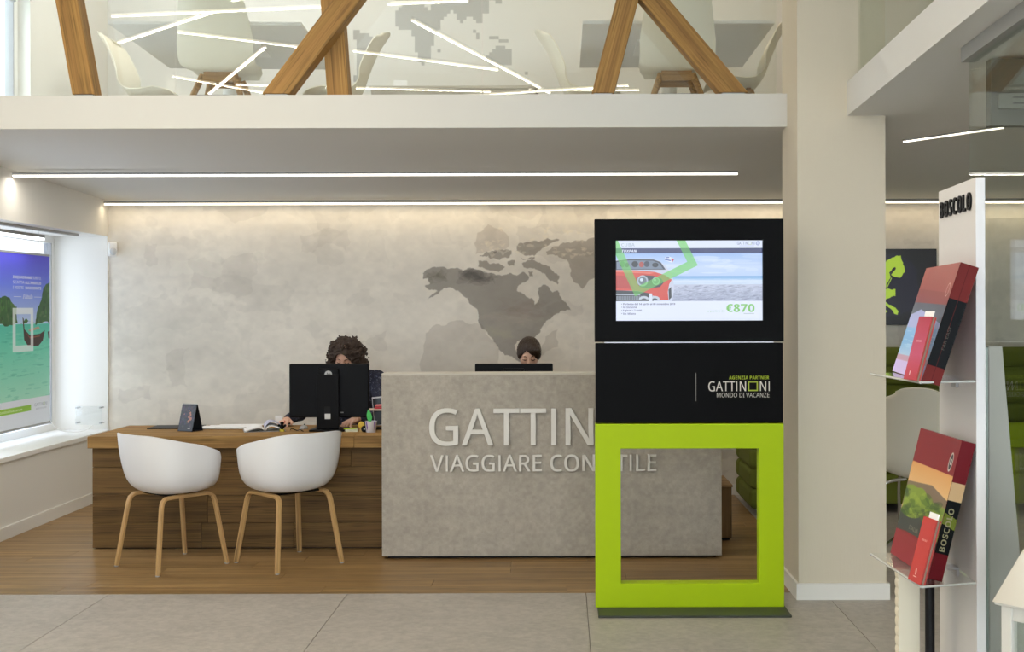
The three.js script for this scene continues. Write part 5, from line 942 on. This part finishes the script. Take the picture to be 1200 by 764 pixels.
  const hillSpine = cov(64, 560, (g, w, h) => { g.fillStyle = '#641a20'; g.fillRect(0, 0, w, h); g.fillStyle = '#b99a72'; g.fillRect(0, h * 0.30, w, h * 0.15); g.fillStyle = '#111415'; g.fillRect(0, h * 0.43, w, h * 0.38); g.fillStyle = '#66702c'; trace(g, rough([[0, h * 0.52], [w, h * 0.55], [w, h * 0.63], [0, h * 0.60]], 3, 0.15)); g.fill(); g.save(); g.translate(w * 0.66, h * 0.80); g.rotate(-Math.PI / 2); text(g, 'BOSCOLO', 0, 0, 180, 26, '#8d8768', { weight: 'bold' }); g.restore(); });
  block('catalogue', 'thick red catalogue with green hills on its cover, on the lower clear tray', 'catalogue', [0.854, 0.9155, 2.80], 0.022, 0.245, 0.30, 0.333, 0.033, hillCover, hillSpine, (b) => part('page_block', rbox(0, 0.033, 0, 0.333, 0, 0.30, 0.0015), deepRed, b));
  const leafCover = cov(96, 180, (g, w, h) => { g.fillStyle = '#b5382d'; g.fillRect(0, 0, w, h); text(g, 'BOSCOLO', w * 0.28, h * 0.36, 40, 5, '#e6c9b8'); g.strokeStyle = '#e9d5c6'; g.lineWidth = 2; g.beginPath(); g.ellipse(w * 0.45, h * 0.84, 4, 8, 0, 0, 7); g.stroke(); g.fillStyle = '#e6c9b8'; g.fillRect(w * 0.32, h * 0.91, 26, 2); });
  const pinkCover = cov(96, 180, (g, w, h) => { const gr = g.createLinearGradient(0, 0, 0, h); gr.addColorStop(0, '#a83a4c'); gr.addColorStop(0.6, '#b8506e'); gr.addColorStop(1, '#b03440'); g.fillStyle = gr; g.fillRect(0, 0, w, h); text(g, 'BOSCOLO', w * 0.28, h * 0.40, 40, 5, '#e6c9d0'); g.fillStyle = '#e9d5d6'; g.fillRect(w * 0.36, h * 0.86, 6, 12); });
  const leaf = (label, near, cover) => block('leaflet', label, 'leaflet', near, 0.17, 0.27, 0.062, 0.152, 0.012, cover, null, (b) => {
    for (let k = 0; k < 3; k++) part('leaflet_copy', rbox(k * 0.0042, k * 0.0042 + 0.0036, 0, 0.152, 0, 0.062, 0.0008), k === 1 ? S({ color: C(0.25, 0.18, 0.13), roughness: 0.6 }) : brightRed, b);
    part('white_card', box(0.0045, 0.0062, 0.01, 0.166, 0.004, 0.048), M.paper, b);
  });
  leaf('small red leaflets leaning in front of the catalogue with green hills', [0.816, 0.9155, 2.735], leafCover);
  leaf('small pink and red leaflets leaning in front of the catalogue with a sea view', [0.808, 1.3835, 2.74], pinkCover);
}
// ================================================================== LANTERN
{
  const lanternWhite = S({ color: C(0.60, 0.57, 0.50), roughness: 0.55 }), cx = 1.078, cd = 2.52, t = thing('house_lantern', 'white house-shaped lantern with glazed sides at the bottom right', 'lantern', [cx, 0.56, -cd], 0.0);
  const th = Math.atan2(0.10, 0.13), a = 0.095, e = 0.117, yE = 0.36, R = (g) => g.rotateY(0.68);
  part('lantern_base', R(rbox(-e, e, 0, 0.025, -e, e, 0.003)), lanternWhite, t);
  for (const [sx, sz] of [[-1, -1], [1, -1], [-1, 1], [1, 1]]) part('corner_post', R(rbox(sx * a - 0.012, sx * a + 0.012, 0.025, yE, sz * a - 0.012, sz * a + 0.012, 0.002)), lanternWhite, t);
  for (const s of [-1, 1]) {
    for (const [y0, y1] of [[yE - 0.03, yE], [0.025, 0.045]]) part('frame_rail', R(box(-a + 0.012, a - 0.012, y0, y1, s * a - 0.008, s * a + 0.008)), lanternWhite, t);
    for (const [y0, y1] of [[yE - 0.03, yE], [0.025, 0.045]]) part('frame_rail', R(box(s * a - 0.008, s * a + 0.008, y0, y1, -a + 0.012, a - 0.012)), lanternWhite, t);
    part('glass_pane', R(box(-a + 0.012, a - 0.012, 0.045, yE - 0.03, s * a - 0.0012, s * a + 0.0012)), M.glass, t); part('glass_pane', R(box(s * a - 0.0012, s * a + 0.0012, 0.045, yE - 0.03, -a + 0.012, a - 0.012)), M.glass, t);
  }
  const rg = new THREE.CylinderGeometry(0.012, e * Math.SQRT2 + 0.004, 0.275, 4, 1); rg.rotateY(Math.PI / 4); rg.translate(0, yE + 0.006 + 0.1375, 0); part('roof', R(rg.toNonIndexed()), lanternWhite, t); rg.computeVertexNormals();
  part('eaves_board', R(rbox(-e, e, yE, yE + 0.007, -e, e, 0.002)), lanternWhite, t); part('ring', new THREE.TorusGeometry(0.02, 0.003, 8, 24).translate(0, yE + 0.30, 0), M.steel, t);
  const p = thing('white_plinth', 'white square plinth carrying the house-shaped lantern', 'plinth', [cx, 0, -cd]);
  part('plinth_body', R(rbox(-0.13, 0.13, 0.02, 0.545, -0.13, 0.13, 0.003)), lanternWhite, p); part('plinth_top', R(rbox(-0.14, 0.14, 0.545, 0.56, -0.14, 0.14, 0.003)), lanternWhite, p); part('plinth_foot', R(box(-0.11, 0.11, 0, 0.02, -0.11, 0.11)), M.dark, p);
}

renderer.render(scene, camera);
